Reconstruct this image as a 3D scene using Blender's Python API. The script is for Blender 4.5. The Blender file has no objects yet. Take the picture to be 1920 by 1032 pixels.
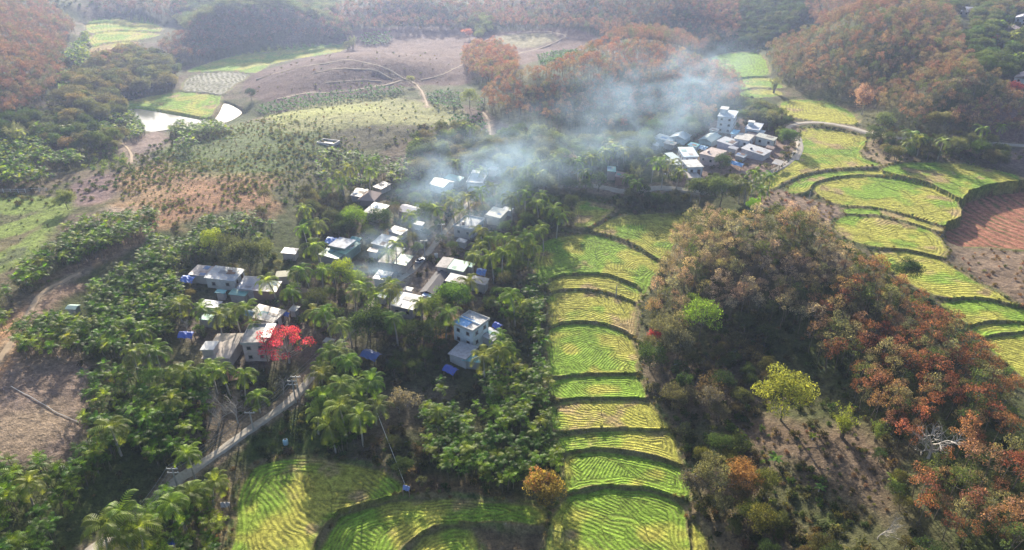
import bpy, math, random
import numpy as np
from mathutils import Vector, Matrix

random.seed(11)
R = np.random.default_rng(11)
SC = bpy.context.scene
COL = SC.collection
rad = math.radians

# ------------------------------------------------------------------ camera, world, sun, exposure
FOC, PITCH, CZ = 1300.0, rad(29.0), 85.0
cam = bpy.data.objects.new('camera', bpy.data.cameras.new('camera'))
COL.objects.link(cam)
cam.location = (0, 0, CZ)
cam.rotation_euler = (rad(90) - PITCH, 0, 0)
cam.data.sensor_width = 36.0
cam.data.lens = 36.0 * FOC / 1920.0
cam.data.clip_start, cam.data.clip_end = 1.0, 9000.0
SC.camera = cam

SUN_AZ, SUN_EL = rad(-9.0), rad(21.0)       # azimuth from +Y towards +X
world = bpy.data.worlds.new('World')
SC.world = world
world.use_nodes = True
wn = world.node_tree
sky = wn.nodes.new('ShaderNodeTexSky')
sky.sky_type = 'NISHITA'
sky.sun_disc = False
sky.sun_elevation = SUN_EL
sky.sun_rotation = SUN_AZ
sky.dust_density = 2.0
wn.links.new(sky.outputs[0], wn.nodes['Background'].inputs[0])
wn.nodes['Background'].inputs[1].default_value = 0.1
sun = bpy.data.objects.new('sun', bpy.data.lights.new('sun', 'SUN'))
COL.objects.link(sun)
sun.data.energy = 5.0
sun.data.angle = rad(0.55)
sun.data.color = (1.0, 0.91, 0.74)
sdir = Vector((math.sin(SUN_AZ) * math.cos(SUN_EL), math.cos(SUN_AZ) * math.cos(SUN_EL), math.sin(SUN_EL)))
sun.rotation_euler = sdir.to_track_quat('Z', 'Y').to_euler()
sun.location = sdir * 300
SC.view_settings.view_transform = 'Standard'
SC.view_settings.look = 'None'
SC.view_settings.gamma = 1.0
SC.view_settings.exposure = 1.3
cy = SC.cycles
cy.use_denoising = True
cy.max_bounces = 4
cy.diffuse_bounces = 2
cy.glossy_bounces = 1
cy.transmission_bounces = 2
cy.transparent_max_bounces = 32
cy.volume_bounces = 1
cy.sample_clamp_indirect = 4.0
SC.cycles.volume_step_rate = 1.0

# ------------------------------------------------------------------ projection
SP, CP = math.sin(PITCH), math.cos(PITCH)


def ray(px, py):
    a = (np.asarray(px, float) - 960) / FOC
    b = (516 - np.asarray(py, float)) / FOC
    return a, CP + b * SP, -SP + b * CP


def unproj(px, py, z):
    dx, dy, dz = ray(px, py)
    t = (z - CZ) / np.minimum(dz, -0.02)
    return dx * t, dy * t


# ------------------------------------------------------------------ noise
def _hash(ix, iy, s):
    n = (ix.astype(np.int64) * 374761393 + iy.astype(np.int64) * 668265263 + s * 2246822519) & 0xffffffff
    n = ((n ^ (n >> 13)) * 1274126177) & 0xffffffff
    n = (n ^ (n >> 16)) & 0xffffffff
    return n / 4294967295.0


def vn(x, y, s=0):
    x = np.asarray(x, float)
    y = np.asarray(y, float)
    ix, iy = np.floor(x), np.floor(y)
    fx, fy = x - ix, y - iy
    fx = fx * fx * (3 - 2 * fx)
    fy = fy * fy * (3 - 2 * fy)
    a, b = _hash(ix, iy, s), _hash(ix + 1, iy, s)
    c, d = _hash(ix, iy + 1, s), _hash(ix + 1, iy + 1, s)
    return (a + (b - a) * fx) * (1 - fy) + (c + (d - c) * fx) * fy


def fbm(x, y, s=0, o=4):
    v, a, t = 0, 0.5, 0
    for k in range(o):
        v = v + a * vn(x * 2 ** k, y * 2 ** k, s + k)
        t += a
        a *= 0.5
    return v / t


def sstep(a, b, x):
    t = np.clip((x - a) / (b - a), 0, 1)
    return t * t * (3 - 2 * t)


def smooth_poly(p, n=4):
    p = np.asarray(p, float)
    out = []
    N = len(p)
    for i in range(N):
        p0, p1, p2, p3 = p[i - 1], p[i], p[(i + 1) % N], p[(i + 2) % N]
        for k in range(n):
            t = k / n
            out.append(0.5 * ((2 * p1) + (-p0 + p2) * t * 0.7 + (2 * p0 - 5 * p1 + 4 * p2 - p3) * t * t * 0.85 + (-p0 + 3 * p1 - 3 * p2 + p3) * t ** 3 * 0.85) if False else
                       p1 + (p2 - p1) * t + 0.5 * (t * (1 - t)) * ((1 - t) * ((p2 - p0) * .5 - (p2 - p1)) - t * ((p3 - p1) * .5 - (p2 - p1))) * 1.6)
    return np.array(out)


def sdf(X, Y, poly, margin=8.0):
    """signed distance (negative inside), only near the polygon; elsewhere margin"""
    out = np.full(X.shape, margin, float)
    x0, y0 = poly.min(0) - margin
    x1, y1 = poly.max(0) + margin
    m = (X > x0) & (X < x1) & (Y > y0) & (Y < y1)
    if not m.any():
        return out
    x, y = X[m], Y[m]
    d2 = np.full(x.shape, 1e9)
    ins = np.zeros(x.shape, bool)
    N = len(poly)
    for i in range(N):
        ax, ay = poly[i]
        bx, by = poly[(i + 1) % N]
        ex, ey = bx - ax, by - ay
        L = ex * ex + ey * ey + 1e-9
        t = np.clip(((x - ax) * ex + (y - ay) * ey) / L, 0, 1)
        d2 = np.minimum(d2, (x - ax - t * ex) ** 2 + (y - ay - t * ey) ** 2)
        c = (ay > y) != (by > y)
        with np.errstate(divide='ignore', invalid='ignore'):
            c &= x < (bx - ax) * (y - ay) / (by - ay if abs(by - ay) > 1e-12 else 1e-12) + ax
        ins ^= c
    d = np.sqrt(d2)
    out[m] = np.minimum(np.where(ins, -d, d), margin)
    return out


# ------------------------------------------------------------------ fields (traced outline, level, row style, greenness)
# name, z, outline px, spacing m, base angle, mode (mix/arc/straight), green 0..1, brown 0..1
FIELDS = [
    ('C0', 8.3, [(1082, 378), (1125, 383), (1152, 393), (1108, 424), (1078, 422)], .9, 80, 'straight', .35, .45),
    ('C1', 7.6, [(1112, 432), (1160, 408), (1225, 401), (1282, 406), (1270, 440), (1252, 484), (1237, 488), (1195, 460), (1150, 441)], 1.0, 60, 'mix', .35, .25),
    ('C2', 6.6, [(1008, 462), (1050, 445), (1108, 441), (1152, 452), (1195, 471), (1236, 497), (1222, 525), (1206, 556), (1198, 537), (1150, 519), (1090, 512), (1035, 521), (1012, 535), (1003, 500)], 1.0, 55, 'mix', .6, .1),
    ('C3', 5.7, [(1028, 533), (1050, 521), (1090, 517), (1140, 521), (1190, 540), (1201, 560), (1190, 566), (1150, 550), (1110, 542), (1060, 542), (1030, 549)], .85, 92, 'straight', .25, .6),
    ('C4', 5.0, [(1030, 556), (1080, 547), (1130, 553), (1183, 570), (1194, 590), (1188, 628), (1170, 622), (1130, 606), (1075, 602), (1033, 612)], .85, 90, 'mix', .35, .4),
    ('C5', 4.2, [(1030, 620), (1080, 608), (1130, 612), (1175, 630), (1189, 650), (1190, 700), (1100, 700), (1036, 706), (1026, 670)], .8, 75, 'mix', .9, 0),
    ('C6', 3.5, [(1030, 716), (1100, 707), (1192, 707), (1206, 750), (1130, 746), (1060, 748), (1035, 742)], .8, 70, 'mix', .8, .05),
    ('C7', 2.8, [(1036, 762), (1080, 753), (1150, 751), (1214, 756), (1234, 775), (1250, 808), (1130, 803), (1045, 808), (1034, 785)], .85, 60, 'mix', .45, .3),
    ('C8', 2.1, [(1048, 822), (1110, 811), (1180, 809), (1254, 814), (1270, 845), (1280, 874), (1230, 856), (1150, 842), (1080, 845), (1055, 843)], .85, 75, 'mix', .45, .2),
    ('C9', 1.3, [(1062, 862), (1100, 849), (1150, 848), (1230, 862), (1284, 884), (1290, 930), (1240, 923), (1170, 912), (1110, 913), (1064, 922)], .85, 100, 'mix', .7, .1),
    ('C10', .4, [(1040, 970), (1065, 935), (1110, 920), (1180, 919), (1245, 932), (1275, 952), (1284, 990), (1292, 1070), (1036, 1070), (1026, 1010)], .95, 5, 'mix', .6, .1),
    ('B1', 2.0, [(446, 960), (452, 920), (480, 882), (520, 864), (570, 860), (640, 868), (705, 882), (748, 906), (750, 922), (712, 938), (655, 953), (612, 980), (588, 1020), (572, 1075), (430, 1075), (440, 1000)], 1.0, 80, 'mix', .65, .1),
    ('B2', 1.0, [(640, 972), (690, 953), (760, 940), (840, 936), (930, 943), (1000, 950), (1022, 966), (1010, 985), (920, 977), (850, 980), (795, 995), (750, 1030), (725, 1080), (586, 1080), (606, 1020)], .95, 70, 'mix', .55, .2),
    ('B3', .2, [(772, 1030), (805, 1003), (850, 990), (885, 998), (900, 1030), (905, 1080), (748, 1080)], .9, 60, 'arc', .6, .1),
    ('B4', .4, [(1298, 985), (1320, 1010), (1345, 1070), (1302, 1070)], .9, 60, 'straight', .5, .2),
    ('R1', 11.0, [(1502, 246), (1530, 241), (1600, 252), (1624, 262), (1612, 285), (1618, 298), (1646, 310), (1560, 316), (1505, 326), (1470, 342), (1430, 362), (1440, 335), (1482, 302), (1500, 275)], 1.3, 8, 'straight', .25, .2),
    ('R2', 10.2, [(1478, 352), (1505, 335), (1560, 323), (1640, 321), (1692, 330), (1745, 343), (1690, 333), (1640, 327), (1570, 331), (1532, 342), (1512, 358), (1486, 364)], 1.0, 80, 'arc', .4, .2),
    ('R3', 9.4, [(1524, 352), (1560, 338), (1620, 332), (1700, 340), (1760, 357), (1792, 378), (1802, 402), (1778, 424), (1700, 402), (1640, 388), (1580, 385), (1545, 372)], 1.2, 75, 'mix', .4, .15),
    ('R4', 8.9, [(1584, 392), (1640, 393), (1700, 407), (1768, 430), (1758, 434), (1700, 415), (1640, 402), (1592, 402)], 1.1, 88, 'arc', .35, .35),
    ('R5', 8.4, [(1580, 407), (1640, 408), (1700, 420), (1745, 434), (1765, 452), (1772, 483), (1700, 468), (1640, 462), (1598, 452), (1566, 430)], 1.1, 70, 'mix', .35, .2),
    ('R6', 7.6, [(1640, 474), (1700, 473), (1760, 487), (1800, 512), (1860, 546), (1915, 577), (1925, 580), (1860, 560), (1772, 558), (1700, 530), (1655, 497)], 1.1, 110, 'straight', .35, .15),
    ('R7', 6.8, [(1766, 570), (1830, 563), (1900, 578), (1960, 590), (1960, 606), (1860, 601), (1825, 609), (1790, 592)], 1.0, 60, 'mix', .6, .05),
    ('R8', 6.2, [(1822, 618), (1860, 607), (1960, 613), (1960, 628), (1885, 624), (1846, 632), (1834, 630)], 1.0, 70, 'arc', .6, .05),
    ('R9', 5.6, [(1848, 642), (1888, 630), (1970, 634), (1970, 740), (1925, 715), (1890, 685)], 1.0, 70, 'mix', .45, .2),
    ('R10', 11.2, [(1654, 318), (1700, 306), (1800, 308), (1870, 320), (1960, 345), (1960, 360), (1880, 362), (1830, 378), (1797, 370), (1742, 342), (1692, 329)], 1.2, 60, 'mix', .55, .2),
    ('V0', 12.6, [(1335, 108), (1390, 98), (1428, 105), (1440, 140), (1388, 146), (1350, 130)], 1.4, 85, 'arc', 1.3, .0),  # extra green darkens this field, painting in the forest's shadow
    ('V1', 12.0, [(1390, 149), (1438, 147), (1468, 163), (1455, 166), (1420, 163), (1386, 168)], 1.4, 80, 'arc', .6, .0),
    ('V2', 11.6, [(1384, 176), (1410, 168), (1455, 170), (1468, 178), (1440, 182), (1400, 184)], 1.3, 85, 'arc', .45, .1),
    ('V3', 11.4, [(1470, 190), (1540, 190), (1590, 208), (1608, 232), (1560, 231), (1500, 222), (1466, 212)], 1.3, 85, 'arc', .3, .2),
    ('PL', 7.4, [(1806, 388), (1840, 372), (1880, 366), (1970, 362), (1970, 464), (1860, 464), (1784, 461), (1774, 436), (1800, 424)], 2.5, 12, 'plow', 0, 1),
    ('F1', 5.8, [(352, 150), (385, 136), (440, 136), (466, 142), (440, 160), (412, 178), (346, 172)], 2.2, 20, 'grey', 0, .8),
    ('F2', 5.4, [(222, 196), (285, 181), (345, 174), (412, 181), (404, 205), (385, 221), (300, 209), (245, 203)], 2.4, 100, 'arc', .55, .15),
    ('F3', 6.2, [(352, 133), (440, 105), (560, 90), (650, 82), (640, 96), (560, 110), (512, 120), (478, 137), (440, 133), (385, 134)], 2.4, 95, 'arc', .5, .0),
    ('T1', 9.0, [(168, 70), (200, 60), (262, 60), (300, 66), (258, 75), (200, 80), (175, 86)], 2.0, 90, 'arc', .4, .1),
    ('T2', 9.6, [(165, 42), (220, 36), (290, 45), (300, 58), (220, 56), (170, 62)], 2.0, 90, 'arc', .45, .1),
    ('T3', 8.4, [(172, 90), (230, 80), (262, 80), (235, 92), (200, 110), (172, 112)], 2.0, 90, 'arc', .1, .5),
]
PONDS = [
    (4.6, [(232, 208), (262, 205), (310, 213), (380, 226), (402, 233), (372, 238), (330, 241), (277, 247), (262, 228)]),
    (4.5, [(420, 195), (437, 200), (453, 211), (444, 220), (425, 229), (402, 229), (412, 211)]),
]
for i, f in enumerate(FIELDS):
    if f[0][0] == 'C': f = (f[0], f[1] * .62 + .4) + f[2:]
    if f[0][0] == 'R': f = (f[0], 11 - (11 - f[1]) * .6) + f[2:]
    x, y = unproj(*np.array(smooth_poly(f[2], 4)).T, f[1])
    FIELDS[i] = f + (np.stack([x, y], 1),)
PW = []
for z, p in PONDS:
    x, y = unproj(*np.array(smooth_poly(p, 4)).T, z)
    PW.append((z, np.stack([x, y], 1)))

# ------------------------------------------------------------------ coarse relief: control points (px, py, z)
CTRL = [(-600, 1100, 9), (100, 1150, 6), (-200, 1000, 9), (640, 1150, .8), (1150, 1150, 0), (1600, 1120, 8), (2100, 1100, 10), (2600, 1000, 12),
        (60, 850, 9.5), (100, 760, 10), (60, 600, 11), (-200, 600, 12), (0, 450, 10.5), (200, 450, 12), (350, 330, 12), (200, 350, 11), (80, 300, 10), (-300, 300, 12),
        (350, 850, 5), (430, 700, 6), (540, 740, 4.5), (500, 560, 7.5), (600, 480, 8.5), (180, 920, 6.5), (300, 1000, 4), (400, 620, 7),
        (800, 520, 6.5), (750, 600, 6), (900, 620, 5), (870, 420, 7.5), (900, 340, 8), (700, 380, 9.5), (980, 500, 6.3), (1000, 420, 7.5),
        (500, 270, 13.5), (650, 230, 14), (800, 230, 13), (560, 215, 13.2), (450, 235, 9), (470, 330, 13), (280, 275, 9), (200, 300, 9.5), (600, 310, 11), (150, 240, 9), (90, 210, 12),
        (800, 760, 3.2), (950, 750, 2.6), (700, 880, 2.4), (900, 900, 1.6), (620, 700, 4.5), (1005, 850, 2.2),
        (1350, 290, 11.5), (1260, 290, 10.5), (1430, 300, 11.3), (1360, 230, 12), (1560, 236, 12.0), (1640, 262, 12), (1130, 340, 8.8), (1240, 360, 9), (1350, 375, 9.2), (1020, 330, 8.6),
        (1450, 400, 12), (1400, 450, 13), (1520, 470, 14.5), (1300, 480, 10), (1600, 560, 14), (1700, 620, 12), (1780, 680, 11), (1850, 760, 10.5), (1260, 560, 6.5), (1230, 700, 4.2), (1290, 850, 2.8), (1300, 940, 2),
        (1480, 680, 6), (1400, 760, 5), (1330, 640, 5.5), (1480, 800, 6.5), (1550, 900, 7), (1680, 900, 8.5), (1600, 820, 7.5), (1450, 980, 4.5), (1400, 1030, 3), (1760, 900, 9), (1880, 900, 11), (1900, 1030, 10), (1650, 1020, 7.5),
        (1920, 500, 8.6), (1850, 510, 9), (2200, 480, 12), (2200, 700, 12), (2000, 300, 12.5), (1700, 280, 12), (1850, 270, 12.5), (1640, 215, 13), (1920, 215, 16), (1620, 300, 11.6),
        (700, 130, 14), (700, 180, 10), (560, 130, 10.5), (600, 175, 10), (850, 150, 11), (900, 205, 11), (700, 62, 11), (860, 60, 12), (1000, 70, 14), (1060, 95, 13), (480, 190, 8),
        (1000, 250, 9.5), (900, 235, 10.5), (1150, 245, 10), (1000, 180, 15), (1150, 130, 18.5), (1250, 110, 19), (1300, 190, 14), (1370, 130, 14), (1250, 230, 11),
        (1650, 120, 24), (1560, 80, 24), (1700, 40, 28), (1820, 90, 24), (1800, 180, 20), (1580, 180, 14), (1480, 140, 14), (1700, 200, 18), (1440, 80, 14), (1500, 60, 18),
        (60, 90, 19), (0, 150, 18), (110, 160, 12), (-200, 120, 22), (130, 60, 15), (60, 220, 11),
        (450, 60, 15), (380, 100, 8), (560, 50, 15), (540, 82, 9), (320, 90, 9), (340, 45, 10), (640, 50, 11), (250, 20, 15), (100, 10, 20),
        (750, 15, 17), (1000, 20, 18), (1250, 30, 22), (1380, 40, 18), (1420, 20, 20), (1500, 0, 24), (620, 20, 12), (400, 0, 16),
        (200, 150, 7), (240, 120, 7.5), (300, 140, 7), (170, 100, 9),
        (0, -40, 26), (500, -40, 22), (1000, -45, 26), (1500, -45, 32), (1920, -35, 30), (-600, -40, 30), (2500, -40, 34), (1900, 20, 26), (1910, 120, 21),
        (-500, -90, 40), (500, -90, 36), (1400, -90, 40), (2400, -90, 42)]
cx, cyy, cz = [], [], []
for px, py, z in CTRL:
    x, y = unproj(px, py, z)
    cx.append(float(x)); cyy.append(float(y)); cz.append(z)
for f in FIELDS:
    P = f[-1]
    idx = range(0, len(P), 5)
    m = P.mean(0)
    for q in [m] + [P[i] for i in idx]:
        cx.append(q[0]); cyy.append(q[1]); cz.append(f[1])
for z, P in PW:
    for q in [P.mean(0)] + [P[i] for i in range(0, len(P), 7)]:
        cx.append(q[0]); cyy.append(q[1]); cz.append(z)
cx, cyy, cz = map(np.array, (cx, cyy, cz))
RC = 10.0
K = np.sqrt((cx[:, None] - cx) ** 2 + (cyy[:, None] - cyy) ** 2 + RC * RC)
n = len(cx)
A = np.zeros((n + 1, n + 1))
A[:n, :n] = K - 0.6 * np.eye(n) * 1.0
A[:n, n] = 1
A[n, :n] = 1
Wt = np.linalg.solve(A, np.append(cz, 0))
# raster of the coarse relief (wooded mounds are added below)
GX0, GX1, GY0, GY1, GS = -1900., 1900., 20., 1700., 5.0
gxs, gys = np.arange(GX0, GX1, GS), np.arange(GY0, GY1, GS)
GXX, GYY = np.meshgrid(gxs, gys)
Hr = np.full(GXX.shape, Wt[n])
for i in range(n):
    Hr += Wt[i] * np.sqrt((GXX - cx[i]) ** 2 + (GYY - cyy[i]) ** 2 + RC * RC)
Hr = np.clip(Hr, -1, 60)


def hq(x, y):
    u = np.clip((np.asarray(x, float) - GX0) / GS, 0, len(gxs) - 1.001)
    v = np.clip((np.asarray(y, float) - GY0) / GS, 0, len(gys) - 1.001)
    i, j = u.astype(int), v.astype(int)
    fu, fv = u - i, v - j
    return (Hr[j, i] * (1 - fu) + Hr[j, i + 1] * fu) * (1 - fv) + (Hr[j + 1, i] * (1 - fu) + Hr[j + 1, i + 1] * fu) * fv


def hfull(X, Y, want=False):
    X = np.asarray(X, float)
    Y = np.asarray(Y, float)
    h = hq(X, Y) + (fbm(X / 14, Y / 14, 3, 4) - .5) * 1.6 + (fbm(X / 2.2, Y / 2.2, 9, 3) - .5) * .35
    fid = np.full(X.shape, -1)
    dmin = np.full(X.shape, 9.0)
    dd = []
    for k, f in enumerate(FIELDS):
        d = sdf(X, Y, f[-1])
        wob = (fbm(X / 3., Y / 3., 21, 2) - .5) * 1.1
        d = np.where(d < 7.9, d + wob - .35, d)
        dd.append(d)
        w = 1 - sstep(.1, .6 + Y * .002, d)
        h = h * (1 - w) + f[1] * w
        dmin = np.minimum(dmin, np.abs(d))
    for k, d in enumerate(dd):
        ins = d < 0
        h = np.where(ins, FIELDS[k][1], h)
        fid = np.where(ins, k, fid)
        h = h + .14 * np.exp(-((d - .1) / .4) ** 2)
    for k, (z, P) in enumerate(PW):
        d = sdf(X, Y, P)
        w = 1 - sstep(-.5, 1.5, d)
        h = h * (1 - w) + (z - .8) * w
        dmin = np.minimum(dmin, np.abs(d))
    if want:
        return h, fid, dmin, dd
    return h


def G(px, py, h=0.0):
    """ground point seen at a pixel (or the ground under a thing whose height-h point is seen there)"""
    px = np.atleast_1d(np.asarray(px, float))
    py = np.atleast_1d(np.asarray(py, float))
    dx, dy, dz = ray(px, py)
    dz = np.minimum(dz, -.03)
    t = np.linspace(45, 1550, 420)[None, :] / dy[:, None]
    Z = CZ + dz[:, None] * t
    below = Z < hq(dx[:, None] * t, dy[:, None] * t) + h
    k = np.where(below.any(1), below.argmax(1), 419)
    k = np.clip(k, 1, 419)
    ar = np.arange(len(px))
    t0, t1 = t[ar, k - 1].copy(), t[ar, k].copy()
    for _ in range(12):
        tm = (t0 + t1) / 2
        b = CZ + dz * tm < hq(dx * tm, dy * tm) + h
        t1 = np.where(b, tm, t1)
        t0 = np.where(b, t0, tm)
    return dx * t1, dy * t1


def G1(px, py, h=0.0):
    x, y = G(px, py, h)
    return float(x[0]), float(y[0])


def gpoly(p, h=0.0, n=3):
    s = smooth_poly(p, n)
    x, y = G(s[:, 0], s[:, 1], h)
    return np.stack([x, y], 1)


# ------------------------------------------------------------------ tagging helpers
def tag(o, label=None, cat=None, group=None, kind=None):
    if label: o['label'] = label
    if cat: o['category'] = cat
    if group: o['group'] = group
    if kind: o['kind'] = kind
    return o


def link(name, data, parent=None, loc=None):
    o = bpy.data.objects.new(name, data)
    COL.objects.link(o)
    if parent is not None: o.parent = parent
    if loc is not None: o.location = loc
    return o


def mesh_np(name, V, Fq, mats=(), mi=None, smooth=False):
    """V (n,3); Fq (m,4) or (m,3) index array"""
    me = bpy.data.meshes.new(name)
    V = np.asarray(V, np.float32)
    Fq = np.asarray(Fq, np.int32)
    k = Fq.shape[1]
    me.vertices.add(len(V))
    me.vertices.foreach_set('co', V.ravel())
    me.loops.add(Fq.size)
    me.loops.foreach_set('vertex_index', Fq.ravel())
    me.polygons.add(len(Fq))
    me.polygons.foreach_set('loop_start', np.arange(0, Fq.size, k, dtype=np.int32))
    me.polygons.foreach_set('loop_total', np.full(len(Fq), k, np.int32))
    for m in mats: me.materials.append(m)
    if mi is not None: me.polygons.foreach_set('material_index', np.asarray(mi, np.int32))
    me.polygons.foreach_set('use_smooth', np.full(len(Fq), smooth))
    me.update(calc_edges=True)
    return me


# ------------------------------------------------------------------ materials
MATS = {}


def newmat(name):
    m = bpy.data.materials.new(name)
    m.use_nodes = True
    return m, m.node_tree, m.node_tree.nodes['Principled BSDF']


def node(nt, t, **kw):
    n_ = nt.nodes.new(t)
    for k, v in kw.items(): setattr(n_, k, v)
    return n_


def mathn(nt, op, a, b=None, c=None):
    n_ = nt.nodes.new('ShaderNodeMath')
    n_.operation = op
    for i, v in enumerate((a, b, c)):
        if v is None: continue
        if isinstance(v, (int, float)): n_.inputs[i].default_value = v
        else: nt.links.new(v, n_.inputs[i])
    return n_.outputs[0]


def mixc(nt, fac, a, b, mode='MIX'):
    n_ = nt.nodes.new('ShaderNodeMix')
    n_.data_type = 'RGBA'
    n_.blend_type = mode
    n_.clamp_factor = True
    for s, v in ((n_.inputs[0], fac), (n_.inputs[6], a), (n_.inputs[7], b)):
        if isinstance(v, (int, float)): s.default_value = v
        elif isinstance(v, tuple): s.default_value = v if len(v) == 4 else v + (1,)
        else: nt.links.new(v, s)
    return n_.outputs[2]


def noise(nt, scale, detail=4, rough=.6, coord='Object', dist=0.0):
    tc = nt.nodes.new('ShaderNodeTexCoord')
    n_ = nt.nodes.new('ShaderNodeTexNoise')
    n_.inputs['Scale'].default_value = scale
    n_.inputs['Detail'].default_value = detail
    n_.inputs['Roughness'].default_value = rough
    n_.inputs['Distortion'].default_value = dist
    nt.links.new(tc.outputs[coord], n_.inputs['Vector'])
    return n_.outputs['Fac'], n_.outputs['Color']


def rng_(nt, v, a, b, c, d):
    n_ = nt.nodes.new('ShaderNodeMapRange')
    nt.links.new(v, n_.inputs[0])
    for i, q in enumerate((a, b, c, d)): n_.inputs[i + 1].default_value = q
    return n_.outputs[0]


def ground_material():
    m, nt, bs = newmat('ground')
    at = node(nt, 'ShaderNodeAttribute', attribute_name='col')
    ph = node(nt, 'ShaderNodeAttribute', attribute_name='ph')
    ra = node(nt, 'ShaderNodeAttribute', attribute_name='ra')
    n1, _ = noise(nt, .9, 6, .7)
    n2, _ = noise(nt, .16, 4, .6)
    n3, _ = noise(nt, 3.2, 3, .7)
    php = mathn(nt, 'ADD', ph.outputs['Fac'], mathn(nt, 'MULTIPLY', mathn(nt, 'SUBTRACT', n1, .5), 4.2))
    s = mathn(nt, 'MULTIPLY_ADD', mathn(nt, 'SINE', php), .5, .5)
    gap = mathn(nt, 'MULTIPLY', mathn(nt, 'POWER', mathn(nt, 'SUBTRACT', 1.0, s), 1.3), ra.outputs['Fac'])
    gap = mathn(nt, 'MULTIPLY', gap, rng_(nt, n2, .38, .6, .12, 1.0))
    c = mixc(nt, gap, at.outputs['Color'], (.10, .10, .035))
    k = mathn(nt, 'MULTIPLY', rng_(nt, n1, .32, .68, .5, 1.45), rng_(nt, n3, .3, .7, .66, 1.34))
    cc = node(nt, 'ShaderNodeVectorMath', operation='SCALE')
    nt.links.new(c, cc.inputs[0])
    nt.links.new(k, cc.inputs['Scale'])
    nt.links.new(cc.outputs[0], bs.inputs['Base Color'])
    bs.inputs['Roughness'].default_value = .95
    bs.inputs['Specular IOR Level'].default_value = .12
    hgt = mathn(nt, 'ADD', mathn(nt, 'MULTIPLY', mathn(nt, 'MULTIPLY', s, ra.outputs['Fac']), .22),
                mathn(nt, 'ADD', mathn(nt, 'MULTIPLY', n1, .55), mathn(nt, 'MULTIPLY', n3, .16)))
    bp = node(nt, 'ShaderNodeBump')
    bp.inputs['Strength'].default_value = .9
    bp.inputs['Distance'].default_value = 1.0
    nt.links.new(hgt, bp.inputs['Height'])
    nt.links.new(bp.outputs[0], bs.inputs['Normal'])
    return m


def foliage_material(name, trans=.4, spec=.35, rough=.45, gain=1.0):
    m, nt, bs = newmat(name)
    at = node(nt, 'ShaderNodeAttribute', attribute_name='tint', attribute_type='INSTANCER')
    lv = node(nt, 'ShaderNodeAttribute', attribute_name='lv')
    sc = node(nt, 'ShaderNodeVectorMath', operation='SCALE')
    nt.links.new(at.outputs['Color'], sc.inputs[0])
    nt.links.new(mathn(nt, 'MULTIPLY', lv.outputs['Fac'], gain), sc.inputs['Scale'])
    nt.links.new(sc.outputs[0], bs.inputs['Base Color'])
    bs.inputs['Roughness'].default_value = rough
    bs.inputs['Specular IOR Level'].default_value = spec
    tr = node(nt, 'ShaderNodeBsdfTranslucent')
    s2 = node(nt, 'ShaderNodeVectorMath', operation='MULTIPLY')
    nt.links.new(sc.outputs[0], s2.inputs[0])
    s2.inputs[1].default_value = (1.9, 1.75, .9)
    nt.links.new(s2.outputs[0], tr.inputs['Color'])
    mx = node(nt, 'ShaderNodeMixShader')
    mx.inputs[0].default_value = trans
    nt.links.new(bs.outputs[0], mx.inputs[1])
    nt.links.new(tr.outputs[0], mx.inputs[2])
    nt.links.new(mx.outputs[0], nt.nodes['Material Output'].inputs['Surface'])
    return m


def mat(kind, col, rough=.8, spec=.25, amt=.35, scale=1.0, metal=0.0, dirt=(.12, .10, .08)):
    key = (kind, col)
    if key in MATS: return MATS[key]
    m, nt, bs = newmat(kind)
    f1, _ = noise(nt, 1.1 * scale, 6, .7, dist=.4)
    f2, _ = noise(nt, 5.0 * scale, 4, .7)
    c = mixc(nt, mathn(nt, 'MULTIPLY', rng_(nt, f1, .46, .72, 0, 1), amt), col, dirt)
    c = mixc(nt, mathn(nt, 'MULTIPLY', rng_(nt, f2, .4, .75, 0, 1), amt * .55), c, tuple(x * .55 for x in col))
    if kind in ('metal_roof', 'rusty_roof'):
        tc = node(nt, 'ShaderNodeTexCoord')
        wv = node(nt, 'ShaderNodeTexWave', wave_type='BANDS', bands_direction='X')
        wv.inputs['Scale'].default_value = 1.2
        nt.links.new(tc.outputs['Object'], wv.inputs['Vector'])
        bp = node(nt, 'ShaderNodeBump')
        bp.inputs['Strength'].default_value = .5
        bp.inputs['Distance'].default_value = .08
        nt.links.new(wv.outputs['Fac'], bp.inputs['Height'])
        nt.links.new(bp.outputs[0], bs.inputs['Normal'])
        c = mixc(nt, mathn(nt, 'MULTIPLY', wv.outputs['Fac'], .18), c, tuple(x * .6 for x in col))
    else:
        bp = node(nt, 'ShaderNodeBump')
        bp.inputs['Strength'].default_value = .35
        bp.inputs['Distance'].default_value = .05
        nt.links.new(f2, bp.inputs['Height'])
        nt.links.new(bp.outputs[0], bs.inputs['Normal'])
    nt.links.new(c, bs.inputs['Base Color'])
    bs.inputs['Roughness'].default_value = rough
    bs.inputs['Specular IOR Level'].default_value = spec
    bs.inputs['Metallic'].default_value = metal
    MATS[key] = m
    return m


GM = ground_material()
LEAF = foliage_material('leaves', .42, .08, .75)
LEAF_GLOSS = foliage_material('glossy_leaves', .5, .14, .5)
BLOSSOM = foliage_material('blossoms', .3, .2, .6)
BARK = mat('bark', (.16, .13, .10), amt=.5)
BARK_PALE = mat('pale_bark', (.34, .31, .28), amt=.3)
BARK_DARK = mat('dark_bark', (.10, .08, .06), amt=.3)

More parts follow.
